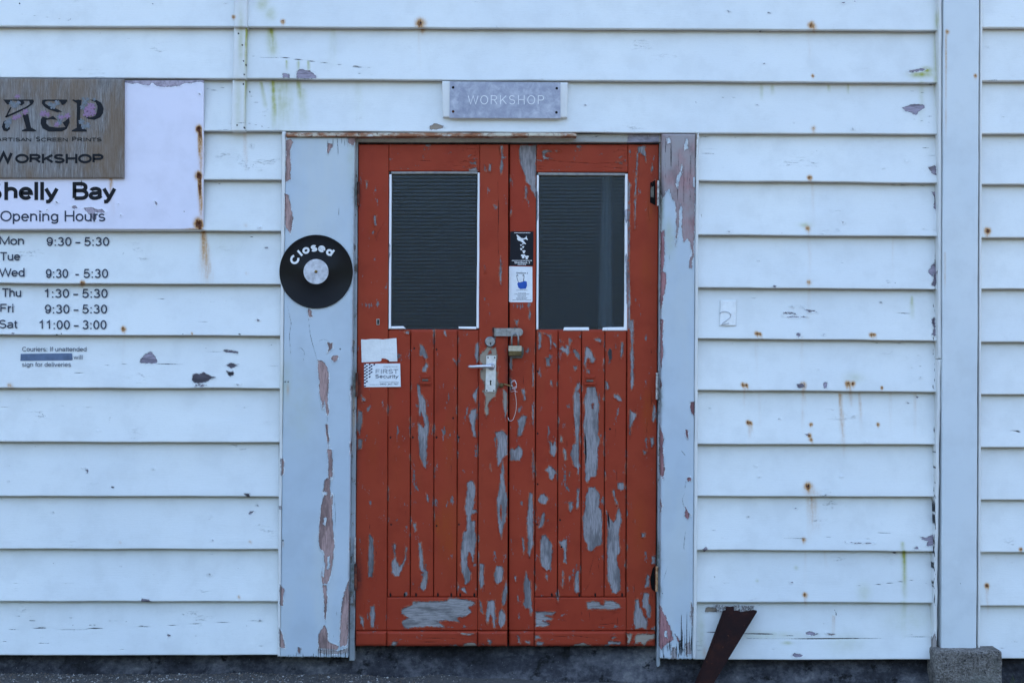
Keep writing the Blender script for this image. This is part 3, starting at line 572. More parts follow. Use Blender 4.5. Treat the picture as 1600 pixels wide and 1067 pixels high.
for uu, vv in ((380,95),(384,101),(381,116),(380,131),(390,143),(370,195),(381,199),(372,52),(378,70),(30,5)): WB.c(3.00,(uu,vv),(uu+1,vv+2))
for v_ in np.arange(395, 940, 24): WB.c(random.uniform(1, 2), (1461+random.uniform(-1, 1), v_), (1459+random.uniform(-2, 2), v_+random.uniform(8, 20)), (1462, v_+24))
# cracks along boards
WB.c(1.50,(385,86),(405,90),(440,90),(470,94),(500,98),(530,101)).c(.6,(530,101),(560,104),(585,107)).c(1.2,(152,572),(200,568),(236,568),(300,570),(372,569),(435,572)).c(.8,(150,569),(165,570)).c(.7,(315,550),(350,549),(400,549)).c(.8,(420,540),(433,536))
WB.c(1.25,(0,984),(60,981),(100,983),(140,983)).c(1.6,(120,983),(150,981),(175,980)).c(1.0,(175,980),(225,979),(290,975),(435,967)).c(1.6,(60,978),(78,977)).c(1.2,(45,969),(60,970)).c(1.0,(48,1003),(75,1004)).c(.8,(0,1001),(12,1002))
WB.c(2.00,(1089,986),(1130,988),(1200,990),(1240,993)).c(1.8,(1165,997),(1230,998),(1300,997),(1380,996),(1455,994)).c(1.3,(1335,915),(1370,913),(1410,908),(1440,904)).c(.8,(1130,1011),(1108,1010)).c(1.3,(1303,951),(1307,958),(1303,968)).c(.6,(1305,966),(1320,955)).c(1.0,(1090,955),(1130,954),(1170,952),(1188,944))
WB.c(1.00,(1385,488),(1420,490),(1450,492)).c(.8,(1430,555),(1452,558)).c(.7,(1420,575),(1450,570)).c(.8,(1435,232),(1462,230)).c(.7,(1440,244),(1462,243)).c(.7,(1438,270),(1462,270)).c(.9,(1380,288),(1400,290),(1430,289),(1462,292)).c(.9,(1350,538),(1380,535),(1420,537))
WB.c(1.00,(1094,232),(1122,233)).c(.7,(1094,240),(1116,240),(1117,246)).c(.8,(1094,265),(1120,266)).c(.7,(1094,272),(1110,271)).c(.8,(1094,214),(1140,213),(1160,217)).c(.8,(1430,180),(1462,183)).c(.7,(1420,142),(1462,148)).c(.7,(1420,185),(1460,193)).c(.8,(1210,841),(1250,841),(1310,838)).c(.7,(1100,827),(1122,829)).c(.6,(1348,842),(1370,840))
WB.c(0.75,(1250,262),(1270,240),(1290,228)).c(.6,(1440,912),(1462,909)).c(.6,(1100,902),(1118,900),(1112,912)).c(.7,(1084,540),(1088,560)).c(.6,(1093,318),(1098,350),(1094,360)).c(.7,(318,140),(360,136)).c(.7,(330,142),(365,140)).c(.8,(340,195),(385,192),(440,205)).c(.6,(385,150),(400,152)).c(.7,(388,180),(396,181)).c(.7,(404,180),(418,182)).c(.6,(385,159),(420,162))
WB.c(0.88,(240,468),(260,467)).c(.8,(325,472),(350,471),(365,467)).c(.6,(300,502),(325,503)).c(.6,(1310,410),(1318,411)).c(.7,(545,113),(583,118)).c(.5,(190,62),(205,60)).c(.5,(30,22),(110,32)).c(.5,(200,28),(265,30)).c(.5,(615,190),(628,192)).c(.5,(520,104),(585,107))
WB.c(0.75,(1555,185),(1575,182)).c(.5,(1548,985),(1585,984)).c(.5,(1545,1000),(1600,1003)).c(.5,(1560,1012),(1600,1010)).c(.6,(1535,1010),(1560,1013)).c(.5,(1575,800),(1590,801)).c(.6,(85,891),(110,892)).c(.5,(180,886),(195,884)).c(.5,(280,913),(295,912)).c(.5,(310,808),(335,812)).c(.5,(0,636),(100,634),(165,638)).c(.5,(0,729),(30,726)).c(.6,(365,634),(390,638))
WB.c(2.40,(88,523),(90,523)).c(2,(95,521),(97,522)).c(2,(285,522),(287,522)).c(2,(371,521),(377,523)).c(2,(1313,513),(1314,514)).c(2,(1398,514),(1399,515)).c(2,(1365,410),(1366,411)).c(2,(1274,342),(1275,343)).c(2,(1294,457),(1295,457)).c(2,(1398,442),(1399,442)).c(2.6,(1518,693),(1519,694)).c(2,(1500,911),(1501,912)).c(1.6,(1161,64),(1162,65))
# nails and rust
def rusty(u, v, r, drip=0, du=0, a=1.2):
    WB.c(r*.62, (u-.6, v-.3), (u+.8, v+.3)); WB.b('rust', u, v+1, r, a).b('rust', u+du*.4, v+r*.8, r*.8, a*.55, r*1.4)
    if drip: WB.r('rust', u, v, v+drip*1.6, r*.6, r*1.0, .75, du)
for a in ((657,36,8,6,6),(442,33,3.6),(1268,39,6,8,10),(1270,118,2.5),(1271,200,4.5,8,1,.6),(1265,277,4,8,2),(1262,356,4.5,8,3,.9),(1264,440,4,0,0,.9),(1182,520,3.5,8,5),(1187,521,3,8,5),(1361,522,3.4,8,6),(1366,522,2.6,8,6),(1161,600,3.5,8,4),(1166,601,3.5,8,4),(1255,600,4.5,0,5),(1325,599,5,6),(1333,598,4),(1378,605,2.6),(1169,659,3.6,12,3),(1173,660,3,12,3),(1267,662,3,5),(1265,679,3.4,8,4),(1267,686,3,6,4),(1372,662,2.8,6),(1263,759,6.5,8,3),(1256,842,3.6,6),(1258,928,4,14,2),(193,513,4.2,4,1),(129,441,4,0,-3),(365,26,3),(1480,49,3.2),(1524,118,2.8,6),(1543,360,5.5,10),(1542,914,4.2,20,1),(1595,857,3.2,5),(15,601,4,0,10,.7),(300,520,1.8),(385,426,3,0,6,.3),(390,845,2.6,0,8,.5),(188,846,2,0,0,.5),(373,931,3,0,4,.6)): rusty(*a)
WB.b('rust',1266,768,11,.42,10).b('rust',1275,771,9,.3,6).b('rust',384,352,4,.3)
WB.r('rust',1268,776,842,7,12,0.66,6).r('rust',1543,924,965,2,4,0.59,1).r('rust',1313,615,720,3,6,0.82,6).r('rust',1343,614,680,2,5,0.59,4).r('rust',1170,662,690,2,5,0.59,2).r('rust',1391,614,690,3,4,0.29,0).r('rust',1430,614,690,3,4,0.39,0).r('rust',1264,50,125,5,8,0.23,2).r('rust',1182,524,600,3,5,0.27,0).r('rust',1253,525,600,3,5,0.27,0).r('rust',1254,606,690,3,4,0.43,0)
WB.r('rust',318,362,450,4,14,1.21,6).r('rust',383,208,280,3,7,0.51,2).r('rust',1288,862,892,2,4,0.39,4).r('rust',1395,370,450,2,4,0.27,0).r('rust',1302,962,1000,3,5,0.49,0)
WB.b('algae',410,5,9,.55,12).b('algae',423,22,8,.5,10).r('algae',423,46,92,5,9,1.40,4).r('algae',448,96,112,1.5,2,1.26).r('algae',466,97,115,1.5,2,1.26).r('algae',482,97,118,1.5,2,1.52).r('algae',427,128,206,3,6,1.89,2).r('algae',440,128,212,14,22,0.81,2).r('algae',408,130,172,2,4,1.52,8).r('algae',466,128,165,3,5,1.52,5).r('algae',472,140,206,6,12,0.51,2)
WB.r('algae',385,46,125,1.5,2.5,1.89,-2).r('algae',384,126,206,1.5,2.5,1.26,-2).b('algae',1440,117,16,1.1,5).b('algae',1448,110,9,1.0,5).r('algae',1412,861,940,3,4,1.52,2).r('algae',1412,940,1000,5,8,0.56).r('algae',1410,848,862,3,3,1.26).b('algae',1350,925,10,.3,14).r('algae',1425,465,500,2,4,1.01).b('algae',1335,590,14,.28,8).b('algae',1258,352,9,.5,4).r('algae',1295,135,145,2,2,1.26).r('algae',1190,134,158,2,3,0.76).r('algae',1207,134,150,2,3,0.76).r('algae',1325,134,148,1.5,2,1.01)
WB.b('algae',1200,992,60,.28,6).b('algae',1230,1004,8,.7,2.5).b('algae',1320,1005,30,.2,16).b('algae',1095,990,6,.3,40).b('algae',1420,968,40,.18,20).b('algae',350,380,40,.12,20).b('algae',1462,100,3,.6,60).b('algae',1464,30,3,.8,14).b('rust',1185,1015,12,.0,3).b('rust',1102,1020,5,.3,14).b('algae',1183,907,2,.6).b('algae',1244,887,3,.5)
# grime gathers in the laps
LAPS = []

WB.r('rust',1270,286,366,3,5,0.29).r('rust',1264,368,450,3,6,0.33,2).r('rust',1264,452,530,3,5,0.26).r('rust',1187,606,690,2.5,4,0.29).r('rust',1163,604,640,2,3,0.59).r('rust',1255,605,640,2.5,4,0.59,3).r('rust',1328,603,640,3,5,0.65,3).r('rust',1263,778,858,3,8,0.44,3).r('rust',1258,862,925,2,4,0.26).r('rust',655,46,120,3,5,0.26).r('rust',1478,52,240,1.4,2.2,1.04,0).r('rust',1476,395,470,1.2,2,0.78,0).r('rust',193,517,600,2.5,5,0.18)
WB.r('rust',1350,126,190,8,16,0.13).r('rust',1120,614,690,20,26,0.09).r('rust',1230,614,690,14,20,0.10)
WB.b('algae',376,60,4,.5,40).b('algae',372,160,5,.35,40).r('algae',1440,128,200,3,6,0.44).r('algae',520,46,110,4,10,0.28).r('algae',560,128,200,5,12,0.20)
for i in range(70):      # short lifted cracks along the lower courses
    uu = random.choice([random.uniform(0, 425), random.uniform(1095, 1450), random.uniform(1540, 1600)]); vv = random.choice([random.uniform(960, 1020), random.uniform(20, 1020)]); L_ = random.uniform(5, 26); WB.c(random.uniform(.5, 1.0), (uu, vv), (uu+L_*.5, vv+random.uniform(-1.5, 1.5)), (uu+L_, vv+random.uniform(-1, 1)))
for i in range(60):
    uu = random.choice([random.uniform(0, 430), random.uniform(390, 1460), random.uniform(1095, 1450), random.uniform(1095, 1450)]); vv = random.uniform(0, 1020); r_ = random.uniform(.8, 2.2); WB.p((uu-r_*1.5, vv), (uu, vv-r_*.6), (uu+r_*1.6, vv+.2), (uu+.3, vv+r_*.7), dirt=random.choice([0, 0, .8]))
for i in range(60):      # old cracks and pinholes over the door
    uu = random.uniform(562, 1024); vv = random.uniform(520, 985); L_ = random.uniform(5, 22); DR.c(random.uniform(.45, .95), (uu, vv), (uu+random.uniform(-1, 1), vv+L_*.5), (uu+random.uniform(-1, 1), vv+L_))
for uu in (605.5, 641.5, 678, 714.6, 747, 836, 871.5, 908, 944.4, 979):      # paint lost along the plank arrises
    for i in range(6):
        vv = random.uniform(520, 925); L_ = random.uniform(4, 22); s_ = random.choice([-1, 1]); DR.p((uu+s_*.2, vv), (uu+s_*random.uniform(1.2, 2.6), vv+L_*.4), (uu+s_*1.2, vv+L_*.8), (uu+s_*.2, vv+L_))


# ------------------------------------------------------------------ timber pieces as fine grids
def lerp(a, b, t): return a+(b-a)*t
def piece(name, quad, yf, yback, step, mat, parent, wear, rnd=.7, seed=0, relief=.0003, wob=.25, tilt=0.0, extra=None, grain='x', frame_jag=0, rebate=0):
    """quad UL,UR,LR,LL (measured). yf front depth at bottom, yf+tilt at top. rnd: edge rounding in px"""
    (ax, ay), (bx, by), (cx, cy), (dx, dy) = quad
    w = max(abs(bx-ax), abs(cx-dx)); h = max(abs(dy-ay), abs(cy-by))
    def ticks(L):
        n = max(2, int(math.ceil(L/step))); t = list(np.linspace(0, 1, n+1))
        e = [rnd*.35/L, rnd/L, 1-rnd/L, 1-rnd*.35/L]
        return np.array(sorted(set([0., 1.]+[q for q in t if rnd*1.4/L < q < 1-rnd*1.4/L]+[q for q in e if 0 < q < 1])))
    sx, ty = ticks(w), ticks(h); nx, ny = len(sx), len(ty)
    s, t = np.meshgrid(sx, ty); s = s.ravel(); t = t.ravel()          # t: 0 top .. 1 bottom
    u = lerp(lerp(ax, bx, s), lerp(dx, cx, s), t); v = lerp(lerp(ay, by, s), lerp(dy, cy, s), t)
    u = u+(fbm(v*.02, np.full_like(v, seed*3.1), seed)-.5)*2*wob; v = v+(fbm(u*.012, np.full_like(u, seed*5.3), seed+9)-.5)*2*wob
    if frame_jag:     # splintered lower end
        v = v-(t > .999)*0-(np.clip((t-.985)/.015, 0, 1))*frame_jag*fbm(u*.35, u*0+seed, 4)
    at = wear.evaluate(u, v) if wear else None
    y = yf+tilt*(1-t)
    if rebate: y = y+rebate*np.clip(1-t*h/9.5, 0, 1)**1.3
    ed = np.minimum(np.minimum(s, 1-s)*w, np.minimum(t, 1-t)*h)
    y = y+np.clip(1-ed/rnd, 0, 1)**2*(rnd/PX)
    y = y+(fbm(u*.01, v*.03, seed+3)-.5)*2*relief
    if at is not None:
        lip = np.exp(-((at['peel']+.7)/.8)**2)*np.clip(fbm(u*.11, v*.07, 31, 3)*3-1.2, 0, 1)
        y = y-lip*.0024+np.clip(at['peel'], 0, .8)/.8*.0009+np.clip(at['crack']+.3, 0, .8)*.0012
    if extra: y = y+extra(u, v)
    sc = (D+y)/D/PX; X = (u-800)*sc; Z = ZC+(533.5-v)*sc
    V = np.stack([X, y, Z], 1)
    idx = np.arange(nx*ny).reshape(ny, nx)
    F = np.stack([idx[:-1, :-1].ravel(), idx[1:, :-1].ravel(), idx[1:, 1:].ravel(), idx[:-1, 1:].ravel()], 1)
    ring = np.concatenate([idx[0, :-1], idx[:-1, -1], idx[-1, :0:-1], idx[:0:-1, 0]])
    RB = V[ring].copy(); RB[:, 1] = yback; k = len(ring); rb = np.arange(k)+nx*ny; r2 = np.roll(ring, -1); rb2 = np.roll(rb, -1)
    F2 = np.stack([ring, r2, rb2, rb], 1)
    V = np.concatenate([V, RB]); F = np.concatenate([F, F2])
    me = mesh_np(name, V, F)
    if at is not None:
        for kx in ('peel', 'crack', 'rust', 'algae', 'dirt', 'tone'):
            a = me.attributes.new(kx, 'FLOAT', 'POINT'); full = np.concatenate([at[kx], at[kx][ring]]).astype(np.float32)
            if kx in ('rust', 'algae'): full[nx*ny:] *= .3
            a.data.foreach_set('value', full)
    me.polygons.foreach_set('use_smooth', np.r_[np.ones(len(F)-k, bool), np.zeros(k, bool)])
    o = link(name, me, mat, parent)
    return o

def _E(cx, cy, rx, ry, a0=0, a1=360, n=22):
    return [(cx+rx*math.cos(math.radians(a0+(a1-a0)*k/n)), cy+ry*math.sin(math.radians(a0+(a1-a0)*k/n))) for k in range(n+1)]
GL = {
 '0': (.777, [_E(.39,.5,.26,.5)]), '1': (.777, [[(.16,.76),(.34,.86),(.45,1),(.45,0)]]), '2': (.777, [_E(.37,.73,.24,.27,165,-35)+[(.12,0),(.66,0)]]),
 '3': (.777, [_E(.38,.76,.22,.24,165,-90), _E(.37,.26,.27,.26,90,-160)]), '4': (.777, [[(.52,0),(.52,1),(.08,.3),(.68,.3)]]),
 '5': (.777, [[(.62,1),(.21,1)]+_E(.37,.31,.28,.31,142,-160)]), '7': (.777, [[(.1,1),(.66,1),(.3,0)]]), '8': (.777, [_E(.38,.76,.21,.24), _E(.38,.26,.26,.26)]),
 '9': (.777, [_E(.38,.66,.26,.34), _E(.38,.5,.26,.5,18,-150)]), ' ': (.39, []), '-': (.465, [[(.06,.36),(.40,.36)]]), ':': (.388, [[(.19,0),(.19,.06)],[(.19,.62),(.19,.68)]]),
 'S': (.93, [_E(.46,.755,.31,.245,28,270)[:-1]+_E(.46,.255,.34,.255,90,-152)]), 'B': (.93, [[(.13,0),(.13,1),(.5,1)]+_E(.5,.765,.25,.235,90,-90)+[(.13,.53)], [(.5,.53)]+_E(.52,.265,.29,.265,90,-90)+[(.13,0)]]),
 'O': (1.086, [_E(.54,.5,.45,.5)]), 'H': (1.008, [[(.13,0),(.13,1)],[(.87,0),(.87,1)],[(.13,.53),(.87,.53)]]), 'M': (1.163, [[(.12,0),(.12,1),(.58,.05),(1.04,1),(1.04,0)]]),
 'T': (.853, [[(.03,1),(.82,1)],[(.425,1),(.425,0)]]), 'W': (1.318, [[(.03,1),(.33,0),(.66,1),(.99,0),(1.29,1)]]), 'F': (.853, [[(.13,0),(.13,1),(.78,1)],[(.13,.52),(.68,.52)]]),
 'C': (1.008, [_E(.53,.5,.43,.5,42,318)]), 'I': (.388, [[(.19,0),(.19,1)]]), 'A': (.89, [[(.03,0),(.44,1),(.86,0)],[(.17,.33),(.71,.33)]]), 'D': (1.0, [[(.13,0),(.13,1),(.45,1)]+_E(.45,.5,.43,.5,90,-90)+[(.13,0)]]),
 'R': (.97, [[(.13,0),(.13,1),(.55,1)]+_E(.55,.755,.27,.245,90,-90)+[(.13,.51)], [(.5,.51),(.86,0)]]), 'N': (1.0, [[(.13,0),(.13,1),(.87,0),(.87,1)]]), 'E': (.9, [[(.8,0),(.13,0),(.13,1),(.78,1)],[(.13,.53),(.72,.53)]]),
 'P': (.92, [[(.13,0),(.13,1),(.53,1)]+_E(.53,.735,.29,.265,90,-90)+[(.13,.47)]]), 'K': (.93, [[(.13,0),(.13,1)],[(.85,1),(.13,.33)],[(.38,.56),(.88,0)]]), 'Y': (.9, [[(.03,1),(.45,.45),(.87,1)],[(.45,.45),(.45,0)]]),
 'h': (.777, [[(.12,0),(.12,1)], [(.12,.36)]+_E(.37,.46,.25,.265,175,0)+[(.62,0)]]), 'n': (.777, [[(.12,0),(.12,.725)], [(.12,.36)]+_E(.37,.46,.25,.265,175,0)+[(.62,0)]]),
 'u': (.777, [[(.12,.725)]+_E(.37,.265,.25,.265,180,355)+[(.62,.36)], [(.62,0),(.62,.725)]]), 'e': (.777, [[(.11,.38)]+_E(.38,.3625,.28,.3625,2,322)]), 'l': (.31, [[(.16,0),(.16,1)]]),
 'i': (.31, [[(.16,0),(.16,.725)],[(.16,.93),(.16,1)]]), 'y': (.7, [[(.05,.725),(.345,.02)],[(.64,.725),(.31,-.10),(.21,-.25),(.06,-.27)]]), 'a': (.777, [_E(.36,.54,.24,.185,168,5)+[(.60,.12),(.66,0)], [(.60,.42),(.32,.37)]+_E(.29,.19,.20,.19,90,270,10)+[(.42,.01),(.54,.08),(.60,.2)]]),
 'o': (.777, [_E(.38,.3625,.29,.3625)]), 'p': (.777, [[(.12,.725),(.12,-.28)], _E(.39,.3625,.27,.3625)]), 'd': (.777, [[(.64,0),(.64,1)], _E(.37,.3625,.27,.3625)]), 'g': (.777, [_E(.37,.3625,.27,.3625), [(.64,.725)]+_E(.37,-.04,.27,.23,0,-155,12)]),
 'r': (.465, [[(.13,0),(.13,.725)],[(.13,.42),(.2,.62),(.30,.71),(.43,.70)]]), 's': (.7, [_E(.34,.545,.22,.18,30,270)[:-1]+_E(.34,.185,.25,.185,90,-152)]), 'c': (.7, [_E(.38,.3625,.28,.3625,48,312)]),
 't': (.39, [[(.17,.95),(.17,.15),(.22,.02),(.36,.02)],[(.02,.725),(.34,.725)]]), 'f': (.39, [[(.17,0),(.17,.82),(.23,.97),(.38,.99)],[(.02,.725),(.34,.725)]]), 'v': (.7, [[(.05,.725),(.33,0),(.61,.725)]]), 'w': (1.0, [[(.03,.725),(.25,0),(.47,.70),(.69,0),(.91,.725)]]),
 'k': (.7, [[(.12,0),(.12,1)],[(.58,.725),(.12,.28)],[(.28,.42),(.62,0)]])}
def ribbon(pts, w):
    n = len(pts); closed = math.hypot(pts[0][0]-pts[-1][0], pts[0][1]-pts[-1][1]) < 1e-6
    L = []; Rr = []
    for i in range(n):
        p = pts[i]; a = pts[i-1] if i else (pts[-2] if closed else None); c = pts[i+1] if i < n-1 else (pts[1] if closed else None)
        def nrm(u, v):
            dx, dy = v[0]-u[0], v[1]-u[1]; l = math.hypot(dx, dy) or 1; return (-dy/l, dx/l)
        n1 = nrm(a, p) if a else nrm(p, c); n2 = nrm(p, c) if c else n1
        mx, my = n1[0]+n2[0], n1[1]+n2[1]; l = math.hypot(mx, my)
        if l < .35: mx, my, k = n2[0], n2[1], 1
        else: mx, my = mx/l, my/l; k = min(1/max(.3, mx*n1[0]+my*n1[1]), 2.2)
        L.append((p[0]+mx*k*w/2, p[1]+my*k*w/2)); Rr.append((p[0]-mx*k*w/2, p[1]-my*k*w/2))
    return L, Rr
def glyph_mesh(b, st, place, y, depth):
    """st: list of strokes already scaled; place maps to (x, z)"""
    for i, (L, Rr) in enumerate(st):
        yf = y-depth-.00003*(i % 7)
        f = [(b.verts.new((*[q for q in (place(*p)[0], yf, place(*p)[1])],)), b.verts.new((place(*q2)[0], yf, place(*q2)[1]))) for p, q2 in zip(L, Rr)]
        k = [(b.verts.new((v.co.x, y, v.co.z)), b.verts.new((w_.co.x, y, w_.co.z))) for v, w_ in f]
        for j in range(len(f)-1):
            b.faces.new((f[j][0], f[j][1], f[j+1][1], f[j+1][0])); b.faces.new((f[j][0], f[j+1][0], k[j+1][0], k[j][0])); b.faces.new((f[j][1], k[j][1], k[j+1][1], f[j+1][1]))
        b.faces.new((f[0][0], k[0][0], k[0][1], f[0][1])); b.faces.new((f[-1][0], f[-1][1], k[-1][1], k[-1][0]))
def gy(ch, p, H, w):
    """height of a centre line over the base line, keeping the outer x-height at 0.725 of the capitals"""
    if ch.islower() and p <= .726: return w/2+p/.725*(.735*H-w)
    if ch.islower(): return w/2+(.735*H-w)+(p-.725)/.275*(.265*H)
    return w/2+p*(H-w)
def text(name, pieces, y, mat, parent=None, bold=.125, loc=None, depth=.0004, space=0):
    """pieces: (string, u0, u1, v_base, v_captop), each set in its measured box; one object per word"""
    out = []
    for st, u0, u1, vb, vt in pieces:
        H = vb-vt; w = bold*H; x = 0; items = []
        for ch in st:
            adv, strokes = GL[ch]; items.append([(x+px_, py_) for s_ in strokes for px_, py_ in s_]); x += adv+space
        allx = [q[0] for it in items for q in it]; x0, x1 = min(allx), max(allx); kx = (u1-u0-w)/max(x1-x0, .01) if x1-x0 > .01 else 1
        x = 0; words = [[]]
        for ch in st:
            adv, strokes = GL[ch]
            if ch == ' ': words.append([])
            for s_ in strokes:
                pp = [(u0+w/2+(x+px_-x0)*kx, vb-gy(ch, py_, H, w)) for px_, py_ in s_]
                if ch == '-': pp = [(pp[0][0]-w*.6, pp[0][1]), (pp[1][0]+w*.6, pp[1][1])]
                if len(pp) == 2 and abs(pp[0][0]-pp[1][0]) < 1e-6 and abs(pp[0][1]-pp[1][1]) < w:
                    m_ = (pp[0][1]+pp[1][1])/2; pp = [(pp[0][0], m_+w*.5), (pp[0][0], m_-w*.5)]
                elif len(pp) == 2 and abs(pp[0][0]-pp[1][0]) < 1e-6: pp = sorted(pp, key=lambda q: -q[1]); pp = [(pp[0][0], pp[0][1]+w/2), (pp[1][0], pp[1][1]-w/2)]
                words[-1].append(ribbon(pp, w))
            x += adv+space
        for wd in words:
            if not wd: continue
            b = bmesh.new(); glyph_mesh(b, wd, lambda u, v: XZ(u, v, y), y, depth); bmesh.ops.recalc_face_normals(b, faces=b.faces)
            me = bpy.data.meshes.new(name); b.to_mesh(me); b.free(); o = link(name, me, mat, parent, False, loc); o['kind'] = 'stuff' if H < 6 else ''
            if H >= 6: del o['kind']
            out.append(o)
    return out
def decal(name, polys, y, mat, parent, depth=.0004, loc=None):
    b = BM()
    for pl in polys: b.prism(pxpoly(pl, y), y-depth, y)
    return b.build(name, mat, parent, loc=loc)

# ================================================================== THE SETTING
def sheet(name, x0, x1, y0, y1, nx, ny, zf, mat, kind='structure'):
    X, Y = np.meshgrid(np.linspace(x0, x1, nx+1), np.linspace(y0, y1, ny+1)); Z = zf(X, Y)
    V = np.stack([X.ravel(), Y.ravel(), Z.ravel()], 1); idx = np.arange((nx+1)*(ny+1)).reshape(ny+1, nx+1)
    F = np.stack([idx[:-1, :-1].ravel(), idx[:-1, 1:].ravel(), idx[1:, 1:].ravel(), idx[1:, :-1].ravel()], 1)
    o = link(name, mesh_np(name, V, F), mat, None, True); o['kind'] = kind; return o
def ground_z(x, y):
    base = np.interp(x, [-4, -1.2, -.5, -.2, .1, .9, 2.2, 4], [0, 0, -.012, -.012, -.02, -.045, -.085, -.09])
    return base+(fbm(x*3, y*3, 4)-.5)*.02+.014*np.exp(-((x+.29)/.09)**2-((y+.03)/.06)**2)
sheet('ground', -3, 3, -3.2, .05, 240, 130, ground_z, M['ground'])
def far_z(x, y):
    inside = (np.abs(x) < 2.95) & (y > -3.15)
    return np.where(inside, -.2, -.07)
sheet('open_ground', -400, 400, -600, 300, 80, 90, lambda x, y: np.full_like(x, -.125), M['ground'])
def hill_z(x, y):
    r = np.hypot(x, y); k = np.clip((r-75)/120, 0, 1); k = k*k*(3-2*k)
    return -.6+k*(34+26*fbm(x*.012, y*.012, 21, 4))*np.clip(-y/60, 0, 1)
sheet('added_hills', -420, 420, -420, -10, 120, 70, hill_z, M['hill'])  # unseen hillside added behind the camera to darken the glass and lower wall
# damp concrete footing under the walls
def footing():
    nx, nz = 520, 44; x = np.linspace(-3, 3, nx+1); z = np.linspace(-.25, XZ(0, 1004, .02)[1], nz+1)
    X, Z = np.meshgrid(x, z); y = .075-np.clip(z[-1]-Z, 0, .14)*.75+(fbm(X*6, Z*6, 3, 4)-.5)*.03+(fbm(X*40, Z*40, 8, 3)-.5)*.006
    V = np.stack([X.ravel(), y.ravel(), Z.ravel()], 1); idx = np.arange((nx+1)*(nz+1)).reshape(nz+1, nx+1)
    F = np.stack([idx[:-1, :-1].ravel(), idx[:-1, 1:].ravel(), idx[1:, 1:].ravel(), idx[1:, :-1].ravel()], 1)
    n = len(V); top = idx[-1]; B = V[top].copy(); B[:, 1] = .3; V = np.concatenate([V, B]); b = np.arange(nx+1)+n
    F = np.concatenate([F, np.stack([top[:-1], top[1:], b[1:], b[:-1]], 1)])
    o = link('footing', mesh_np('footing', V, F), M['foundation'], None, True); o['kind'] = 'structure'
footing()
# gravel lying against the footing: uncountable
def gravel():
    N = 26000; base = np.array([(0, 0, 1), (.9, 0, .1), (.1, .9, 0), (-.9, .1, .1), (0, -.9, 0), (.1, 0, -.8)]); tri = np.array([(0, 1, 2), (0, 2, 3), (0, 3, 4), (0, 4, 1), (5, 2, 1), (5, 3, 2), (5, 4, 3), (5, 1, 4)])
    x = np.random.uniform(-2.6, 1.2, N); x[x > -.3] = np.random.uniform(-2.6, 1.2, (x > -.3).sum()); y = .01-np.random.power(1, N)*.75
    r = np.random.uniform(.0016, .0042, N)*np.where(np.random.rand(N) < .06, 1.7, 1); keep = np.random.rand(N) < np.interp(x, [-2.6, -.9, -.3, 1.2], [1, 1, .55, .25])
    x, y, r = x[keep], y[keep], r[keep]; n = len(x); z = ground_z(x, y)+r*.3
    a = np.random.uniform(0, 6.28, n); j = np.random.uniform(.6, 1.25, (n, 6, 3)); B = base[None]*j
    ca, sa = np.cos(a)[:, None], np.sin(a)[:, None]; Bx = B[..., 0]*ca-B[..., 1]*sa; By = B[..., 0]*sa+B[..., 1]*ca
    V = np.stack([x[:, None]+Bx*r[:, None], y[:, None]+By*r[:, None], z[:, None]+B[..., 2]*r[:, None]*.75], 2).reshape(-1, 3)
    F = (tri[None]+np.arange(n)[:, None, None]*6).reshape(-1, 3)
    o = link('gravel', mesh_np('gravel', V, F), M['gravel']); tag(o, 'fine mixed gravel scattered along the foot of the wall', 'gravel', kind='stuff')
gravel()

# ================================================================== THE TWO WEATHERBOARD WALLS
YB, TL = -.036, .034          # bottom edge of a board stands 36 mm proud, its top 2 mm
wall = thing('workshop_wall', 'white weatherboard workshop wall with rust spots around the red double door', 'wall', P(800, 1030, 0))
wall2 = thing('neighbour_wall', 'white weatherboard wall section to the right of the tall corner board', 'wall', P(1700, 1030, 0))
wall['kind'] = 'thing'; wall2['kind'] = 'thing'
def line(pts, u): return float(np.interp(u, [p[0] for p in pts], [p[1] for p in pts]))
def shift(pts, d): return [(a, b+d) for a, b in pts]
L1 = [(-400, 40), (0, 40), (385, 42.5), (800, 44.5), (1466, 48)]
L2 = [(-400, 120), (0, 120), (385, 123.5), (800, 126), (1466, 129.5)]
L3 = [(-400, 202), (0, 202), (385, 205), (800, 205.5), (1090, 207), (1466, 210)]
tops = [shift(L1, -326), shift(L1, -244), shift(L1, -162), shift(L1, -80), L1, L2, L3]
sd = 0
def board(u0, u1, lt, lb, parent, **kw):
    global sd; sd += 1
    nseg = 1
    q = [(u0, line(lt, u0)-5), (u1, line(lt, u1)-5), (u1, line(lb, u1)), (u0, line(lb, u0))]
    mid = (u0+u1)/2; bt = line(lt, mid)-(line(lt, u0)+line(lt, u1))/2; bb = line(lb, mid)-(line(lb, u0)+line(lb, u1))/2
    j = random.uniform(-.0012, .0012)
    return piece('weatherboard', q, YB+j, -.012, kw.pop('step', 2.4), M['board'], parent, WB, rnd=1.1, seed=sd, relief=.0014, wob=.7, tilt=TL, rebate=.016, **kw)
for a, b in zip(tops[:-1], tops[1:]):
    hid = b[0][1] < 20; k = dict(step=12) if line(b, 0) < 0 else {}
    board(-420, 374, a, b, wall, **k); board(375.5, 1466.5, a, b, wall, **k)
LL = [L3, [(0, 279.5), (440, 281)], [(0, 358), (435, 361.5)], [(0, 441), (435, 444.5)], [(0, 522), (435, 524.5)], [(0, 605), (435, 606.5)], [(0, 689), (435, 691)], [(0, 774), (435, 775.5)], [(0, 856.5), (435, 857.5)], [(0, 938), (435, 939.5)], [(0, 1023.6), (435, 1022.7)]]
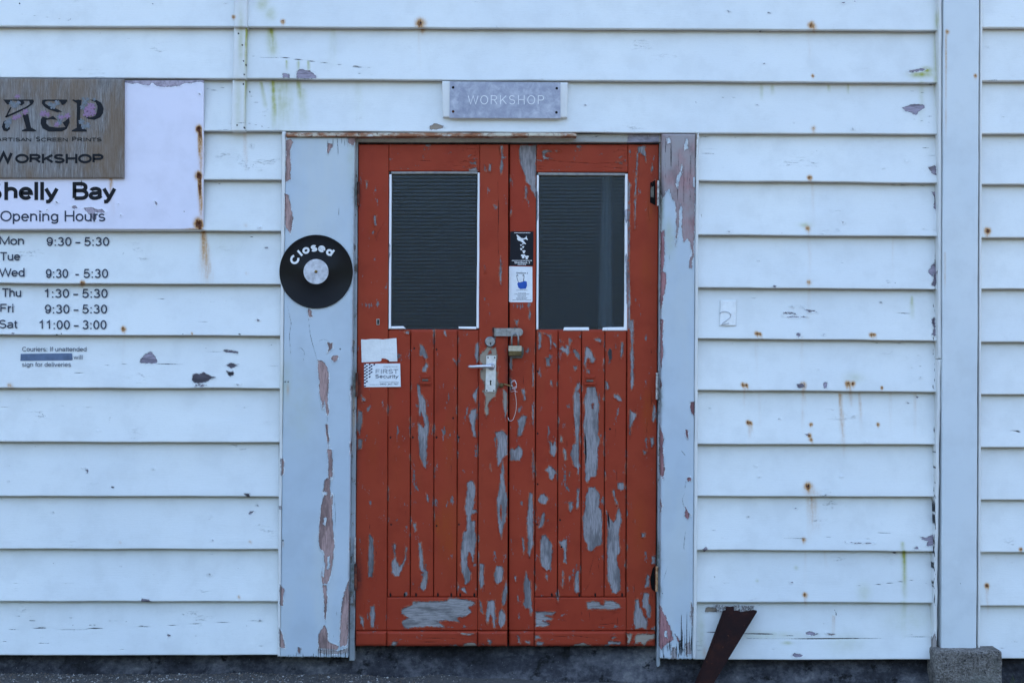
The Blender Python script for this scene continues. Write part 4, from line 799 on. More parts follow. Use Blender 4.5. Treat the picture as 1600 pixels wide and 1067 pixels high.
LR = [L3, [(1092, 282.3), (1462, 286.2)], [(1092, 366.9), (1462, 369.5)], [(1092, 449), (1462, 452.3)], [(1092, 529), (1462, 532.5)], [(1092, 609.3), (1462, 612.6)], [(1092, 693.6), (1462, 694.4)], [(1092, 774.6), (1462, 776.2)], [(1092, 858.9), (1462, 861.2)], [(1092, 940.1), (1462, 941.4)], [(1092, 1030), (1462, 1029.8)]]
for i, (a, b) in enumerate(zip(LL[:-1], LL[1:])): board(-420, 441-i*.7, a, b, wall)
for i, (a, b) in enumerate(zip(LR[:-1], LR[1:])): board(1089-i*.4, 1467.5-i*.6, a, b, wall)
LF = [[(1500, v), (2100, v+1)] for v in (-283, -202, -121, -39, 43.4, 126.5, 209, 288, 371.4, 451.4, 534.2, 616, 698.7, 780.3, 861.9, 945.5, 1028)]
for i, (a, b) in enumerate(zip(LF[:-1], LF[1:])): board(1533-i*.3, 2060, a, b, wall2, step=2.4 if i > 2 else 12)
# dark lining behind the boards (with the door opening left in it), back wall, roof
Zb, Zt = XZ(0, 1018, 0)[1], XZ(0, -262, 0)[1]
x0, x1 = -3.05, XZ(1468, 0, 0)[0]; dx0, dx1 = XZ(556, 0, 0)[0], XZ(1031, 0, 0)[0]; dzt = XZ(0, 222, 0)[1]
b_ = BM(); b_.box(x0, dx0, .018, .03, Zb, Zt); b_.box(dx1, x1, .018, .03, Zb, Zt); b_.box(dx0, dx1, .018, .03, dzt, Zt); b_.build('wall_lining', M['lining'], wall)
BM().box(dx0-.1, dx1+.1, .30, .32, Zb-.02, dzt+.1).box(dx0-.1, dx0-.08, .02, .30, Zb-.02, dzt+.1).box(dx1+.08, dx1+.1, .02, .30, Zb-.02, dzt+.1).box(dx0-.1, dx1+.1, .02, .32, dzt+.1, dzt+.12).build('room_lining', M['lining'], wall)
BM().box(x0, x1, 5.0, 5.1, -.1, Zt).box(x0, x0+.1, .02, 5.0, -.1, Zt).build('back_wall', M['board'], wall)
BM().prism([(x0-.3, Zt), (x1+.01, Zt), (x1+.01, Zt+.05), (x0-.3, Zt+.05)], -.12, 5.2).box(x0, x1, .5, 4.6, Zt+.05, Zt+1.2).build('roof', M['roofing'], wall)
x2, x3 = XZ(1468, 0, 0)[0]+.004, XZ(2060, 0, 0)[0]
BM().box(x2, x3, .018, .03, Zb, Zt).build('wall_lining', M['lining'], wall2)
BM().box(x2, x3, 5.0, 5.1, -.1, Zt).box(x3-.1, x3, .02, 5.0, -.1, Zt).build('back_wall', M['board'], wall2)
BM().prism([(x2+.01, Zt), (x3+.3, Zt), (x3+.3, Zt+.05), (x2+.01, Zt+.05)], -.12, 5.2).box(x2+.01, x3, .5, 4.6, Zt+.05, Zt+1.2).build('roof', M['roofing'], wall2)
# pale curtain edge behind the right pane
xa, za = XZ(940, 262, .12); zb_ = XZ(957, 540, .12)[1]; n_, m_ = 16, 30
G = [(t, s) for t in np.linspace(0, 1, m_+1) for s in np.linspace(0, 1, n_+1)]
Vc = np.array([(XZ(lerp(943, 934, t)+s*lerp(11, 22, t), 0, .12)[0], .12+.006*math.sin(s*16+t*2), za+(zb_-za)*t) for t, s in G])
ic = np.arange((n_+1)*(m_+1)).reshape(m_+1, n_+1); Fc = np.stack([ic[:-1, :-1].ravel(), ic[1:, :-1].ravel(), ic[1:, 1:].ravel(), ic[:-1, 1:].ravel()], 1)
Vb = Vc+np.array([0, .003, 0]); Vc, Fc = np.concatenate([Vc, Vb]), np.concatenate([Fc, Fc[:, ::-1]+len(Vb)])
tag(link('curtain', mesh_np('curtain', Vc, Fc), M['curtain'], None, True, (xa, .12, zb_)), 'pale narrow curtain edge hanging behind the glass of the right door', 'curtain')
# cover strip over the butt joint, one length per course
for (ua, ub, va, vb, uc, ud) in ((366.5, 386.5, -60, 42.5, 366, 386), (366, 386, 44, 123.5, 363.5, 384), (363.5, 384, 125.5, 205, 361, 382)):
    piece('cover_strip', [(ua, va), (ub, va), (ud, vb), (uc, vb)], YB-.014, -.004, 1.4, M['strip'], wall, WB, rnd=1.2, seed=int(va)+99, relief=.0004, wob=.5, tilt=.020)
# scribers closing the board ends
def strip(par, ul_t, ur_t, vt, ul_b, ur_b, vb, yf, mat=None, wear=None, wob=.4, step=1.6, name='edge_strip', jag=0, rnd=1.4, yback=0.0):
    return piece(name, [(ul_t, vt), (ur_t, vt), (ur_b, vb), (ul_b, vb)], yf, yback, step, mat or M['strip'], par, wear or CS, rnd=rnd, seed=int(ul_t), wob=wob, frame_jag=jag)
strip(wall, 440.7, 446.2, 206, 433.5, 437.4, 1025, -.050)
strip(wall, 1087.6, 1092.0, 208, 1083.2, 1088.4, 1029, -.050, wob=.6)
strip(wall, 1466.0, 1471.4, -260, 1465.8, 1470.8, 560, -.052, wob=.8, wear=WB)
strip(wall, 1465.8, 1470.8, 560.6, 1456.4, 1462.6, 1021, -.050, wob=1.5, wear=WB)
strip(wall2, 1532.3, 1536, -260, 1527.6, 1531.4, 1016.5, -.052, wob=.3, wear=WB)
# tall corner board
corner = strip(wall2, 1475, 1531, -260, 1470.4, 1525.2, 1016.8, -.060, mat=M['post'], wear=WB, name='corner_board', wob=.5, step=2.4)
# flaking paint curled over the top of the leaning steel
for pl, yy in (([(1113.5, 943.6), (1134, 945), (1134.6, 951), (1131, 956.5), (1122, 955), (1119, 949.5)], -.043), ([(1147, 945), (1155, 944), (1157, 955), (1148, 956.4)], -.043), ([(1157.4, 946), (1179, 946), (1176, 953), (1166, 954.4), (1158, 955.6)], -.044)):
    BM().prism(pxpoly(pl, yy), yy, yy+.0015).build('paint_flake', M['strip'], wall)

# ================================================================== DOOR FRAME
frame = thing('door_surround', 'pale blue door surround with peeling pinkish undercoat around the red double door', 'door frame', P(800, 1030, -.01))
frame['kind'] = 'thing'
casL = piece('casing', [(446.6, 214.6), (555, 215.2), (543.2, 1027.6), (437.8, 1026.6)], -.047, .0, 1.15, M['casing'], frame, CS, rnd=1.6, seed=41, relief=.0005, wob=.5, frame_jag=2)
casL['label'] = 'wide left casing with a long vertical split in its blue paint'
casR = piece('casing', [(1034.2, 209.6), (1087, 210), (1082.6, 1031.6), (1031.6, 1030.6)], -.047, .0, 1.0, M['casing_r'], frame, CS, rnd=1.6, seed=43, relief=.0005, wob=.4, frame_jag=4)
casR['label'] = 'narrower right casing weathered to bare pink and grey wood at its top'
strip(frame, 555.4, 559.4, 216, 545.4, 554.0, 1032, -.014, mat=M['jamb'], name='jamb', wear=CS, yback=.04, rnd=1.0)
strip(frame, 1030.8, 1034.6, 224, 1026.2, 1031.4, 1043, -.016, mat=M['jamb'], name='jamb', wear=CS, yback=.04, wob=.8, rnd=1.0, jag=6)
hs = piece('head_board', [(556, 209), (1033.8, 210), (1033.8, 223), (556, 222.4)], -.012, .04, 1.6, M['head'], frame, None, rnd=1.2, seed=5, wob=.4)
for kx in ('peel', 'crack', 'rust', 'algae', 'dirt', 'tone'):
    a = hs.data.attributes.new(kx, 'FLOAT', 'POINT'); n_ = len(hs.data.vertices); co = np.empty(n_*3, np.float32); hs.data.vertices.foreach_get('co', co); xw = co[0::3]
    a.data.foreach_set('value', (np.where((xw > .45) & (xw < .575), 1.2, -2.2) if kx == 'peel' else np.full(n_, {'crack': -4., 'rust': .12}.get(kx, 0.))).astype(np.float32))
piece('rusty_angle', [(447, 207.6), (900, 208), (901, 213.2), (447, 214.2)], -.060, -.010, 2.5, M['ruststrip'], frame, None, rnd=1.1, seed=6, wob=.35)

# ================================================================== THE TWO DOOR LEAVES
YD = -.009; YR = .006
LN = 'left red door leaf with a lever handle, torn white notice and peeling paint'
RN = 'right red door leaf with bare grey wood patches and two small shop stickers'
leafL = thing('door', LN, 'door', P(676, 1010, YD)); leafR = thing('door', RN, 'door', P(912, 1010, YR))
leafL['kind'] = 'thing'; leafR['kind'] = 'thing'
def leaf(par, y, xs_t, xs_b, rail, seam, planks, side):
    """xs: outer-left, stile-inner-left, stile-inner-right, outer-right at the top and at the bottom"""
    (a0, a1, a2, a3), (b0, b1, b2, b3) = xs_t, xs_b; vt = 226.2; VB = 984.4
    ks = dict(rnd=1.1, relief=.0004, wob=.22)
    piece('stile', [(a0, vt), (a1-.35, vt), (b1-.35, VB), (b0, VB)], y, y+.036, 1.15, M['red'], par, DR, seed=int(a0), **ks)
    piece('stile', [(a2+.35, vt), (a3, vt), (b3, VB), (b2+.35, VB)], y, y+.036, 1.15, M['red'], par, DR, seed=int(a2), **ks)
    piece('top_rail', [(a1, vt), (a2, vt), (a2, rail), (a1, rail)], y+.001, y+.034, 1.2, M['red_h'], par, DR, seed=3, **ks)
    piece('bottom_rail', [(lerp(a1, b1, .9), 933), (lerp(a2, b2, .9), 933), (b2, VB), (b1, VB)], y+.001, y+.034, 1.2, M['red_h'], par, DR, seed=4, **ks)
    for (u0, u1, w0, w1) in planks:
        piece('plank', [(u0+.5, 516.3), (u1-.5, 516.3), (w1-.5, 932), (w0+.5, 932)], y+.006, y+.030, 1.15, M['red'], par, DR, rnd=1.5, relief=.0005, wob=.2, seed=int(u0)+7)
    ke = [(b0, b1), (b1, b2), (b2, b3)]
    for u0, u1 in ke:
        piece('kick_board', [(u0+.25, 985.6), (u1-.25, 985.6), (u1-.25, 1009.6), (u0+.25, 1009.6)], y-.010, y+.03, 1.2, M['red_h'], par, DR, rnd=3.4, relief=.0005, wob=.3, seed=int(u0), frame_jag=1.2)
    piece('middle_rail', [(a1+1, 514.6), (a2-1, 514.6), (a2-1, 523), (a1+1, 523)], y+.012, y+.034, 3, M['red_h'], par, DR, rnd=1.1, seed=8)
leaf(leafL, YD, (560.2, 607.8, 749.6, 794.4), (555.4, 604.4, 746.2, 792.8), 268, 0,
     [(605.8, 641.6, 604.6, 641.0), (641.6, 678.4, 641.0, 677.4), (678.4, 715.2, 677.4, 713.6), (715.2, 749.2, 713.6, 746.0)], 0)
leaf(leafR, YR, (796.4, 838.2, 981.0, 1029.4), (795.0, 834.8, 978.4, 1024.0), 269.4, 0,
     [(837.4, 872.0, 835.0, 871.0), (872.0, 908.6, 871.0, 907.6), (908.6, 945.2, 907.6, 943.8), (945.2, 979.6, 943.8, 978.0)], 0)
# glass and beads
def glaze(par, u0, u1, v0, v1, y):
    xa, za = XZ(u0-1.5, v0-1.5, y); xb, zb = XZ(u1+1.5, v1+1.5, y)
    BM().box(xa, xb, y+.014, y+.018, zb, za).build('glass_pane', M['glass'], par)
glaze(leafL, 609, 748, 270, 514, YD); glaze(leafR, 839, 980, 271, 516, YR)
class _W(Wear): pass
BD = Wear()
BD.p((977, 400), (979, 395), (981, 405), (981, 470), (979, 478), (978, 440)).p((975, 330), (981, 326), (981, 345), (978, 350)).p((838, 300), (841, 298), (841, 340), (838, 350)).p((608, 380), (610, 384), (609, 410)).c(.8, (840, 430), (842, 431)).c(.7, (905, 511), (905.5, 516)).c(.8, (950, 511), (949, 517)).c(.8, (976, 410), (981, 409)).c(.7, (978, 460), (981, 461)).c(.7, (746, 450), (750, 449))
def bead(par, quad, y, mat='bead'): piece('glazing_bead', quad, y, y+.012, 1.1, M[mat], par, BD, rnd=.9, wob=.35, seed=int(quad[0][0]+quad[0][1]))
yl = YD+.002
bead(leafL, [(608.2, 272.6), (611.8, 272.6), (610.6, 514), (607.2, 514)], yl); bead(leafL, [(746.4, 270), (749.8, 270), (748.4, 513), (744.4, 513)], yl)
bead(leafL, [(611, 268.4), (746, 268.4), (746, 272), (612, 272.2)], yl, 'bead_g')
bead(leafL, [(611.2, 510), (630, 509.6), (634.4, 513.8), (611.2, 514)], yl); bead(leafL, [(716.4, 510.2), (744, 510.4), (744, 514.4), (717, 513.6)], yl)
yr = YR+.002
bead(leafR, [(838.8, 274), (842.0, 274), (841.2, 515), (838.0, 515)], yr); bead(leafR, [(976.6, 272), (980.8, 272), (980.4, 516.6), (975.0, 516.6)], yr)
bead(leafR, [(841, 269.8), (977, 270.6), (977, 274.6), (841, 274.2)], yr, 'bead_g')
bead(leafR, [(881.6, 511.6), (920, 511.4), (920.6, 516.8), (879.8, 516.8)], yr); bead(leafR, [(942, 511.6), (975, 511), (975, 516.8), (941, 516.8)], yr)
# handle plate, lever, keyhole, lock cylinder, hasp on the left leaf
yh = YD-.0005
hp = BM().prism(pxpoly([(760.4, 555.8), (774.6, 555.6), (775.2, 556.4), (774.0, 611.4), (773.2, 612.2), (759.0, 612.2), (758.4, 611.4), (759.8, 556.6)], yh), yh-.004, yh); bmesh.ops.bevel(hp.b, geom=[e for e in hp.b.edges if all(abs(v.co.y-(yh-.004)) < 1e-5 for v in e.verts) and len(e.link_faces) == 2 and abs(e.link_faces[0].normal.dot(e.link_faces[1].normal)) < .5], offset=.0012, segments=2, affect='EDGES')
hp = hp.build('handle_plate', M['alu'], leafL)
hc = P(767.8, 572.6, yh)
BM().lathe_y((hc.x, hc.z), [(.0, yh-.026), (.009, yh-.026), (.0105, yh-.022), (.0095, yh-.006), (.014, yh-.0045), (.014, yh-.003)], 32).build('lever_neck', M['alu'], leafL, True)
lp = [P(769.5, 572.4, yh-.024), P(764, 572.3, yh-.0275), P(757, 572.3, yh-.029), (P(748, 572.4, yh-.030)), P(740, 572.9, yh-.031), P(734.5, 572.9, yh-.029), P(731.8, 572.5, yh-.025)]
BM().tube(lp, [.0078, .0074, .0066, .0060, .0060, .0058, .0035], 16).build('lever', M['alu'], leafL, True)
for u, v in ((762.6, 558.6), (773, 558.6), (760.6, 610), (771.6, 610.2)):
    c = P(u, v, yh); BM().lathe_y((c.x, c.z), [(0, yh-.0046), (.0030, yh-.0046), (.0030, yh-.0038)], 16).build('screw', M['hole'], leafL)
kc = P(766.6, 595.4, yh); kb = BM().lathe_y((kc.x, kc.z), [(0, yh-.0046), (.0036, yh-.0046), (.0036, yh-.0038)], 16)
kb.prism(pxpoly([(765.9, 596), (767.3, 596), (767.7, 601.6), (765.5, 601.6)], yh), yh-.0046, yh-.0038); kb.build('keyhole', M['hole'], leafL)
cc = P(765.8, 534, YD); cyl = BM().lathe_y((cc.x, cc.z), [(.0132, YD-.0080), (.0140, YD-.0105), (.0155, YD-.0108), (.0178, YD-.0105), (.0205, YD-.006), (.0212, YD)], 40).build('lock_cylinder', M['steel'], leafL, True)
BM().lathe_y((cc.x, cc.z), [(0, YD-.0092), (.0136, YD-.0092), (.0136, YD-.007)], 32).build('cylinder_face', M['steel'], cyl)
BM().prism(pxpoly([(765.4, 535), (767.4, 535), (767.0, 539), (765.8, 539)], YD-.0093), YD-.0098, YD-.0092).build('key_slot', M['hole'], cyl)
hasp = BM(); pts = [P(771.6, 519, YD-.003), P(772.6, 519, YD-.010), P(776, 519, YD-.016), P(795, 519, YD-.0165), P(811, 519, YD-.015)]
for i in range(len(pts)-1):
    p, q = pts[i], pts[i+1]; h0 = .0155
    vs = [hasp.b.verts.new(p+Vector(o)) for o in ((0, 0, h0), (0, 0, -h0), (0, .0025, h0), (0, .0025, -h0))]; ws = [hasp.b.verts.new(q+Vector(o)) for o in ((0, 0, h0), (0, 0, -h0), (0, .0025, h0), (0, .0025, -h0))]
    for f in ((vs[0], vs[1], ws[1], ws[0]), (vs[2], ws[2], ws[3], vs[3]), (vs[0], ws[0], ws[2], vs[2]), (vs[1], vs[3], ws[3], ws[1])): hasp.b.faces.new(f)
hc2 = pts[-1]; hasp.lathe_y((hc2.x, hc2.z), [(0, hc2.y), (.0155, hc2.y), (.0155, hc2.y+.0025)], 24)
hasp.build('hasp', M['steel'], leafL)
BM().prism(pxpoly([(769.4, 511.6), (774, 511.2), (774, 526.4), (769.2, 526.4)], YD), YD-.005, YD).build('hasp_hinge', M['rusthinge'], leafL)
st = P(804.5, 514.5, YR-.004); BM().tube([st+Vector((0, 0, .006)), st+Vector((0, -.016, .006)), st+Vector((0, -.026, 0)), st+Vector((0, -.016, -.006)), st+Vector((0, .002, -.006))], .003, 8).build('staple', M['steel_dark'], leafR, True)
BM().prism(pxpoly([(797.5, 549), (812, 547), (817.6, 541), (818.6, 552), (815.6, 559.6), (800, 560.4)], YR-.002), YR-.002, YR+.002).build('rust_shadow_patch', M['steel_dark'], leafR)  # dark patch under the padlock: rust mark and shadow put into its colour
# little letter plate, old red brackets
sp = P(590.6, 503, YD); BM().box(sp.x-.0060, sp.x+.0060, YD-.002, YD, sp.z-.0120, sp.z+.0120, .0006).build('number_plate', M['steel'], leafL)
BM().prism(pxpoly([(589.6, 499.5), (592, 499.5), (592, 506.5), (589.6, 506.5)], YD-.002), YD-.0026, YD-.0019).build('slot', M['hole'], leafL)
def bracket(par, u0, u1, v0, v1, y):
    xa, za = XZ(u0, v0, y); xb, zb = XZ(u1, v1, y); h_ = za-zb
    b = BM().box(xa, xb, y-.003, y, zb, za, .001).box(xa-.002, xb+.002, y-.010, y-.003, zb+.15*h_, zb+.36*h_, .002).box(xa+.003, xb-.003, y-.008, y-.003, za-.30*h_, za-.12*h_, .0015)
    b.build('old_bracket', M['red_metal'], par)
    BM().box(xa+.006, xb-.008, y-.0092, y-.003, zb+.42*h_, zb+.58*h_, .001).build('bracket_slot', M['steel_dark'], par)
bracket(leafL, 657.5, 672.5, 584.5, 603, YD+.006); bracket(leafR, 914, 930, 585.5, 604, YR+.006)
# hinges
def hinge(par, u, v0, v1, r, y, mat, du=0, knuckles=5):
    a = P(u, v0, y); c = P(u+du, v1, y); b = BM()
    for k in range(knuckles):
        p = a.lerp(c, (k+.04)/knuckles); q = a.lerp(c, (k+.96)/knuckles); b.tube([p, q], r, 14)
    b.tube([a.lerp(c, .01), a.lerp(c, .99)], r*.86, 10)
    h = b.build('hinge', mat, par, False); return h
hinge(leafL, 560.0, 284, 322, .0052, -.016, M['rusthinge'], -.2, 3); hinge(leafL, 557.6, 582, 620, .0052, -.016, M['rusthinge'], -.2, 3)
hinge(leafL, 554.6, 838, 878, .0040, -.022, M['palehinge'], -.3, 5); hinge(leafL, 555.6, 880, 922, .0056, -.016, M['rusthinge'], 0, 2)
hinge(leafR, 1028.8, 282, 322, .0050, -.024, M['palehinge'], -.2, 1); hinge(leafR, 1026.8, 582, 624, .0052, -.022, M['palehinge'], -.4, 5); hinge(leafR, 1026.6, 884, 924, .0052, -.022, M['orangehinge'], -.6, 2)
BM().prism(pxpoly([(1016, 286), (1023.5, 281.6), (1024, 321), (1015.6, 317)], YR), YR-.0012, YR+.001).build('hinge_recess', M['hole'], leafR)
BM().prism(pxpoly([(1016.6, 294), (1021.5, 291), (1021.5, 309), (1016.6, 308)], YR), YR-.003, YR-.0005).build('hinge_leaf', M['steel_dark'], leafR)
BM().prism(pxpoly([(1019.5, 888), (1023.2, 883), (1023.2, 924), (1018, 920), (1015.6, 905)], YR), YR-.0012, YR+.001).build('hinge_recess', M['hole'], leafR)

# padlock
yp = YD-.024; pk = P(805, 548, yp)
pad = thing('padlock', 'old brass padlock with a silvery band hanging from the door hasp', 'padlock', P(805, 556, yp))
sh = [P(799.4, 541, yp), P(799.4, 530, yp), P(799.8, 526, yp), P(801.4, 522.6, yp), P(804.2, 521, yp), P(807.2, 522, yp), P(809.4, 525, yp), P(810, 530, yp), P(810, 541, yp)]
BM().tube(sh, .0036, 12).build('shackle', M['steel'], pad, True)
xa, za = XZ(794.8, 539.6, yp); xb, zb = XZ(814.8, 556.2, yp)
BM().box(xa, xb, yp-.010, yp+.010, zb, za, .0035).build('lock_body', M['brass_dark'], pad)
xa, za = XZ(794.6, 540.4, yp); xb, zb = XZ(815, 548.6, yp)
BM().box(xa, xb, yp-.0112, yp+.005, zb, za, .0008).build('metal_band', M['band'], pad)
# twisted wire with its little brass key bolt
yw = YD-.006
wire = thing('wire_loop', 'thin twisted wire tied round a brass bolt, looped below the padlock', 'wire', P(803, 640, yw))
th = np.linspace(0, 2*math.pi*2.4, 40)
BM().tube([P(803+4.0*math.cos(a)+.6*math.sin(3*a), 602.5+6*math.sin(a)-a*.25, yw-.004-.0015*math.sin(2*a)) for a in th], .00085, 6).build('wire_coil', M['alu'], wire, True)
BM().tube([P(u, v, yw-.003) for u, v in ((804, 607), (805.4, 612), (804.6, 614), (806, 620), (807, 630), (806.4, 640), (804.6, 648), (801.6, 655.5), (798.6, 657.8), (795.4, 657), (793.6, 652))], .0010, 6).build('wire_tail', M['alu'], wire, True)
BM().tube([P(u, v, yw-.002) for u, v in ((799, 612), (804, 610.8), (808.4, 612.2))], .0008, 6).build('wire_knot', M['alu'], wire, True)
BM().tube([P(786.6, 599.4, yw-.001), P(790, 600.6, yw-.007), P(796, 602.6, yw-.008), P(801, 605, yw-.006)], [.0026, .0028, .0026, .0018], 10).build('brass_bolt', M['brass'], wire, True)
c = P(783.6, 602, YD); BM().lathe_y((c.x, c.z), [(0, YD-.004), (.008, YD-.004), (.0095, YD)], 20).build('bolt_boss', M['brass_dark'], wire, True)

# ================================================================== SIGNS AND STICKERS
def flat(name, pts, y0, y1, mat, parent=None, loc=None, bev=0): return BM().prism(pxpoly(pts, y0), y0, y1).build(name, mat, parent, loc=loc)
# white panel and plywood sign (run on past the left edge of the photograph)
yq = -.044
panel = thing('sign_panel', 'white painted sign panel with rusty screws, lettered with place name and Opening Hours', 'sign panel', P(100, 359, yq))
PW = Wear(); PW.p((194, 124), (320, 124), (319, 130.5), (312, 128), (305, 129), (298, 131), (290, 130), (281, 134), (268, 136), (254, 136.5), (243, 134), (238, 129), (234, 134), (222, 133), (215, 130), (208, 132), (194, 129))
PW.p((111, 323), (118, 321), (121, 325), (115, 327)).p((130, 325), (143, 324), (153, 328), (160, 327), (165, 332), (158, 333), (148, 332), (151, 338), (150, 344), (146, 346), (143, 339), (137, 333)).p((59, 328), (66, 330), (62, 332)).p((72, 326), (75, 328), (73, 330)).p((86, 314), (91, 317), (88, 318)).p((184, 318), (187, 319), (185, 321)).p((241, 314), (247, 318), (243, 322)).p((310, 145), (314, 148), (311, 149)).p((188, 335), (190, 337), (188, 338))
PW.c(2.4, (287, 330), (288, 331)).c(2, (264, 339), (265, 339.5))
for v, r in ((200, 3.6), (273, 4.2), (348, 5.4)):
    PW.c(r*.95, (310, v), (311, v+1)); PW.b('rust', 310.5, v+2, r*1.3, 1.6, r*1.7).r('rust', 311.5, v+2, v+80, 3.4, 4.6, 1.7, 4).r('rust', 313, v+2, v+45, 2.0, 2.4, 1.7, 3)
PW.b('rust', 316, 352, 6, .8, 5).r('rust', 315, 290, 358, 2, 2, .55, 1).r('rust', 173, 279, 318, 3, 5, .95, 1).r('rust', 176, 312, 345, 3, 5, .4).b('rust', 300, 358, 14, .6, 1.6)
pp = piece('panel_board', [(-130, 127), (318.4, 126), (317.6, 358.6), (-130, 358.6)], yq, -.034, 2.0, M['panel'], panel, PW, rnd=.8, seed=77, relief=.0006, wob=.4)
yt = yq-.0009
text('place_lettering', [('S', -17, 2.6, 312.8, 284.6), ('helly', 6.8, 92.0, 312.8, 284.6), ('Bay', 113.4, 182, 312.8, 284.6)], yt, M['vinyl_black'], panel, .205)
text('opening_lettering', [('Opening', 0.4, 91, 346.2, 329.4), ('Hours', 101, 164.6, 346.2, 329.4)], yt, M['vinyl_dark'], panel, .14)
for v, r in ((200, .0045), (273, .0048), (348, .006)):
    c = P(310.6, v, yq); BM().lathe_y((c.x, c.z), [(0, yq-.003), (r*.8, yq-.0025), (r, yq)], 14).build('screw', M['rusty_nail'], panel)
ys = -.058
ply = thing('plywood_sign', 'weathered grey plywood sign with dark floral initials and WORKSHOP lettering', 'sign', P(100, 279, ys))
piece('plywood_board', [(-130, 122.4), (193.6, 124), (193.4, 278.8), (-130, 278.8)], ys, yq-.0002, 4, M['signwood'], ply, None, rnd=.9, seed=78, relief=.0006, wob=.3)
yu = ys-.0006
def tz(pts): return [(x/6.275, 120+y/6.275) for x, y in pts]
A_ = [[(32,226),(130,226),(112,244),(92,272),(72,276),(60,262)], [(128,226),(325,226),(333,245),(318,272),(272,306),(160,360),(58,404),(50,390),(150,345),(250,300),(296,268),(288,240),(232,238),(240,262),(210,286),(176,268),(170,240),(128,236)], [(222,384),(234,368),(276,368),(304,500),(350,524),(356,538),(215,538),(215,526),(258,508)], [(35,440),(58,430),(50,486),(70,508),(96,488),(98,515),(70,538),(35,532),(18,492)], [(100,298),(114,303),(66,398),(52,398)]]
S_ = [[(415,232),(440,226),(655,226),(661,240),(636,270),(610,281),(588,246),(470,238),(442,246),(440,264),(480,288),(560,318),(612,346),(560,350),(480,325),(430,292),(410,262)], [(400,420),(420,392),(470,410),(520,385),(562,425),(500,418),(455,425),(452,458),(486,490),(560,502),(642,495),(612,450),(640,436),(678,400),(682,450),(655,512),(610,538),(480,540),(420,510),(398,462)]]
P_ = [[(705,232),(720,224),(740,232),(765,226),(800,230),(790,300),(785,400),(795,480),(850,526),(850,540),(705,540),(705,526),(752,502),(754,262)], [(880,228),(945,230),(992,256),(1015,310),(1010,360),(980,402),(925,425),(862,415),(828,388),(880,402),(930,388),(950,350),(956,290),(940,254)]]
decal('art_initial', [tz(p) for p in A_], yu, M['vinyl_black'], ply); decal('art_initial', [tz(p) for p in S_], yu, M['vinyl_black'], ply); decal('art_initial', [tz(p) for p in P_], yu, M['vinyl_black'], ply)
def blossom(cx, cy, r, petals):
    out = []; 
    for k in range(petals):
        a = 2*math.pi*k/petals+random.random()*.4; q = r*random.uniform(.38, .6); mx, my = cx+math.cos(a)*r*.55, cy+math.sin(a)*r*.5
        out.append([(mx+math.cos(a+t)*q*(1 if abs(math.sin(t)) < .8 else .45), my+math.sin(a+t)*q*(1 if abs(math.sin(t)) < .8 else .45)) for t in np.linspace(0, 2*math.pi, 9)[:-1]])
    return out
fl_ = []; lf_ = []
for cx, cy, r in ((170, 195, 26), (245, 345, 30), (150, 402, 30), (190, 385, 22), (430, 360, 34), (405, 372, 20), (470, 375, 24), (660, 385, 30), (868, 330, 44), (905, 300, 36), (850, 370, 34), (910, 360, 34), (880, 285, 30), (600, 400, 26), (555, 470, 26)): fl_ += blossom(cx, cy, r, 5)
for cx, cy, r in ((80, 455, 34), (70, 490, 22), (145, 285, 34), (110, 262, 24), (180, 260, 22), (520, 290, 30), (560, 260, 28), (490, 270, 24), (590, 400, 34), (580, 450, 28), (830, 258, 30), (812, 300, 28), (800, 440, 30), (860, 480, 32), (820, 490, 26), (860, 222, 20), (925, 222, 16), (815, 218, 16), (95, 430, 22)): lf_ += blossom(cx, cy, r, 6)
def layered(name, polys, y, mat):
    b = BM()
    for i, pl in enumerate(polys):
        yy = y-.00002*(i % 12); b.prism(pxpoly(tz(pl), yy), yy-.00015, yy)
    b.build(name, mat, ply)['kind'] = 'stuff'
layered('leaf_print', lf_, yu-.0005, M['leafp']); layered('flower_print', fl_, yu-.0009, M['petal'])
text('small_lettering', [('A', -5.5, 2.6, 221.5, 214), ('RTISAN', 4, 48.8, 221.5, 215.6), ('S', 56.4, 63, 221.5, 214), ('CREEN', 64.4, 105.6, 221.5, 215.6), ('P', 112.8, 119.6, 221.5, 214), ('RINTS', 121, 158.8, 221.5, 215.6)], yu, M['vinyl_black'], ply, .19)
text('large_lettering', [('W', -9, 20.2, 255.2, 237.4), ('ORKSHOP', 23.6, 161.8, 255.6, 240.8)], yu, M['vinyl_black'], ply, .245)
# opening hours stuck straight on the boards
def board_y(v, lines, u=80):
    for a, b in zip(lines[:-1], lines[1:]):
        if line(a, u) <= v <= line(b, u): t = (line(b, u)-v)/(line(b, u)-line(a, u)+5); return YB+TL*t
    return YB
hours = thing('hours_lettering', 'dark vinyl opening hours for Mon to Sat stuck on the boards below the white panel', 'lettering', P(85, 516, YB))
for day, d0, d1, db, dt, tm in (('Mon', -.6, 37.4, 383, 369.2, [('9:30 - 5:30', 72.8, 170.6, 384.6, 370.6)]), ('Tue', -.6, 31.4, 407.2, 394, []), ('Wed', -1.6, 38.4, 432.4, 418.8, [('9:30', 71.5, 106.6, 434.6, 420.2), ('-', 118, 123, 434.6, 420.2), ('5:30', 130.4, 169, 434.6, 420.2)]),
        ('Thu', 2.4, 33, 464, 450.4, [('1:30 - 5:30', 69, 168.2, 465.6, 451.4)]), ('Fri', .4, 21, 488.2, 474.6, [('9:30 - 5:30', 70, 167.4, 490, 475.8)]), ('Sat', -1.2, 28, 513, 499.6, [('11:00 - 3:00', 60.8, 166.6, 514.6, 500.2)])):
    yy = board_y(db-14, LL)-.0045+.0006
    text('text_line', [(day, d0, d1, db, dt)]+tm, board_y(db, LL)-.0022, M['vinyl_dark'], hours, .145)
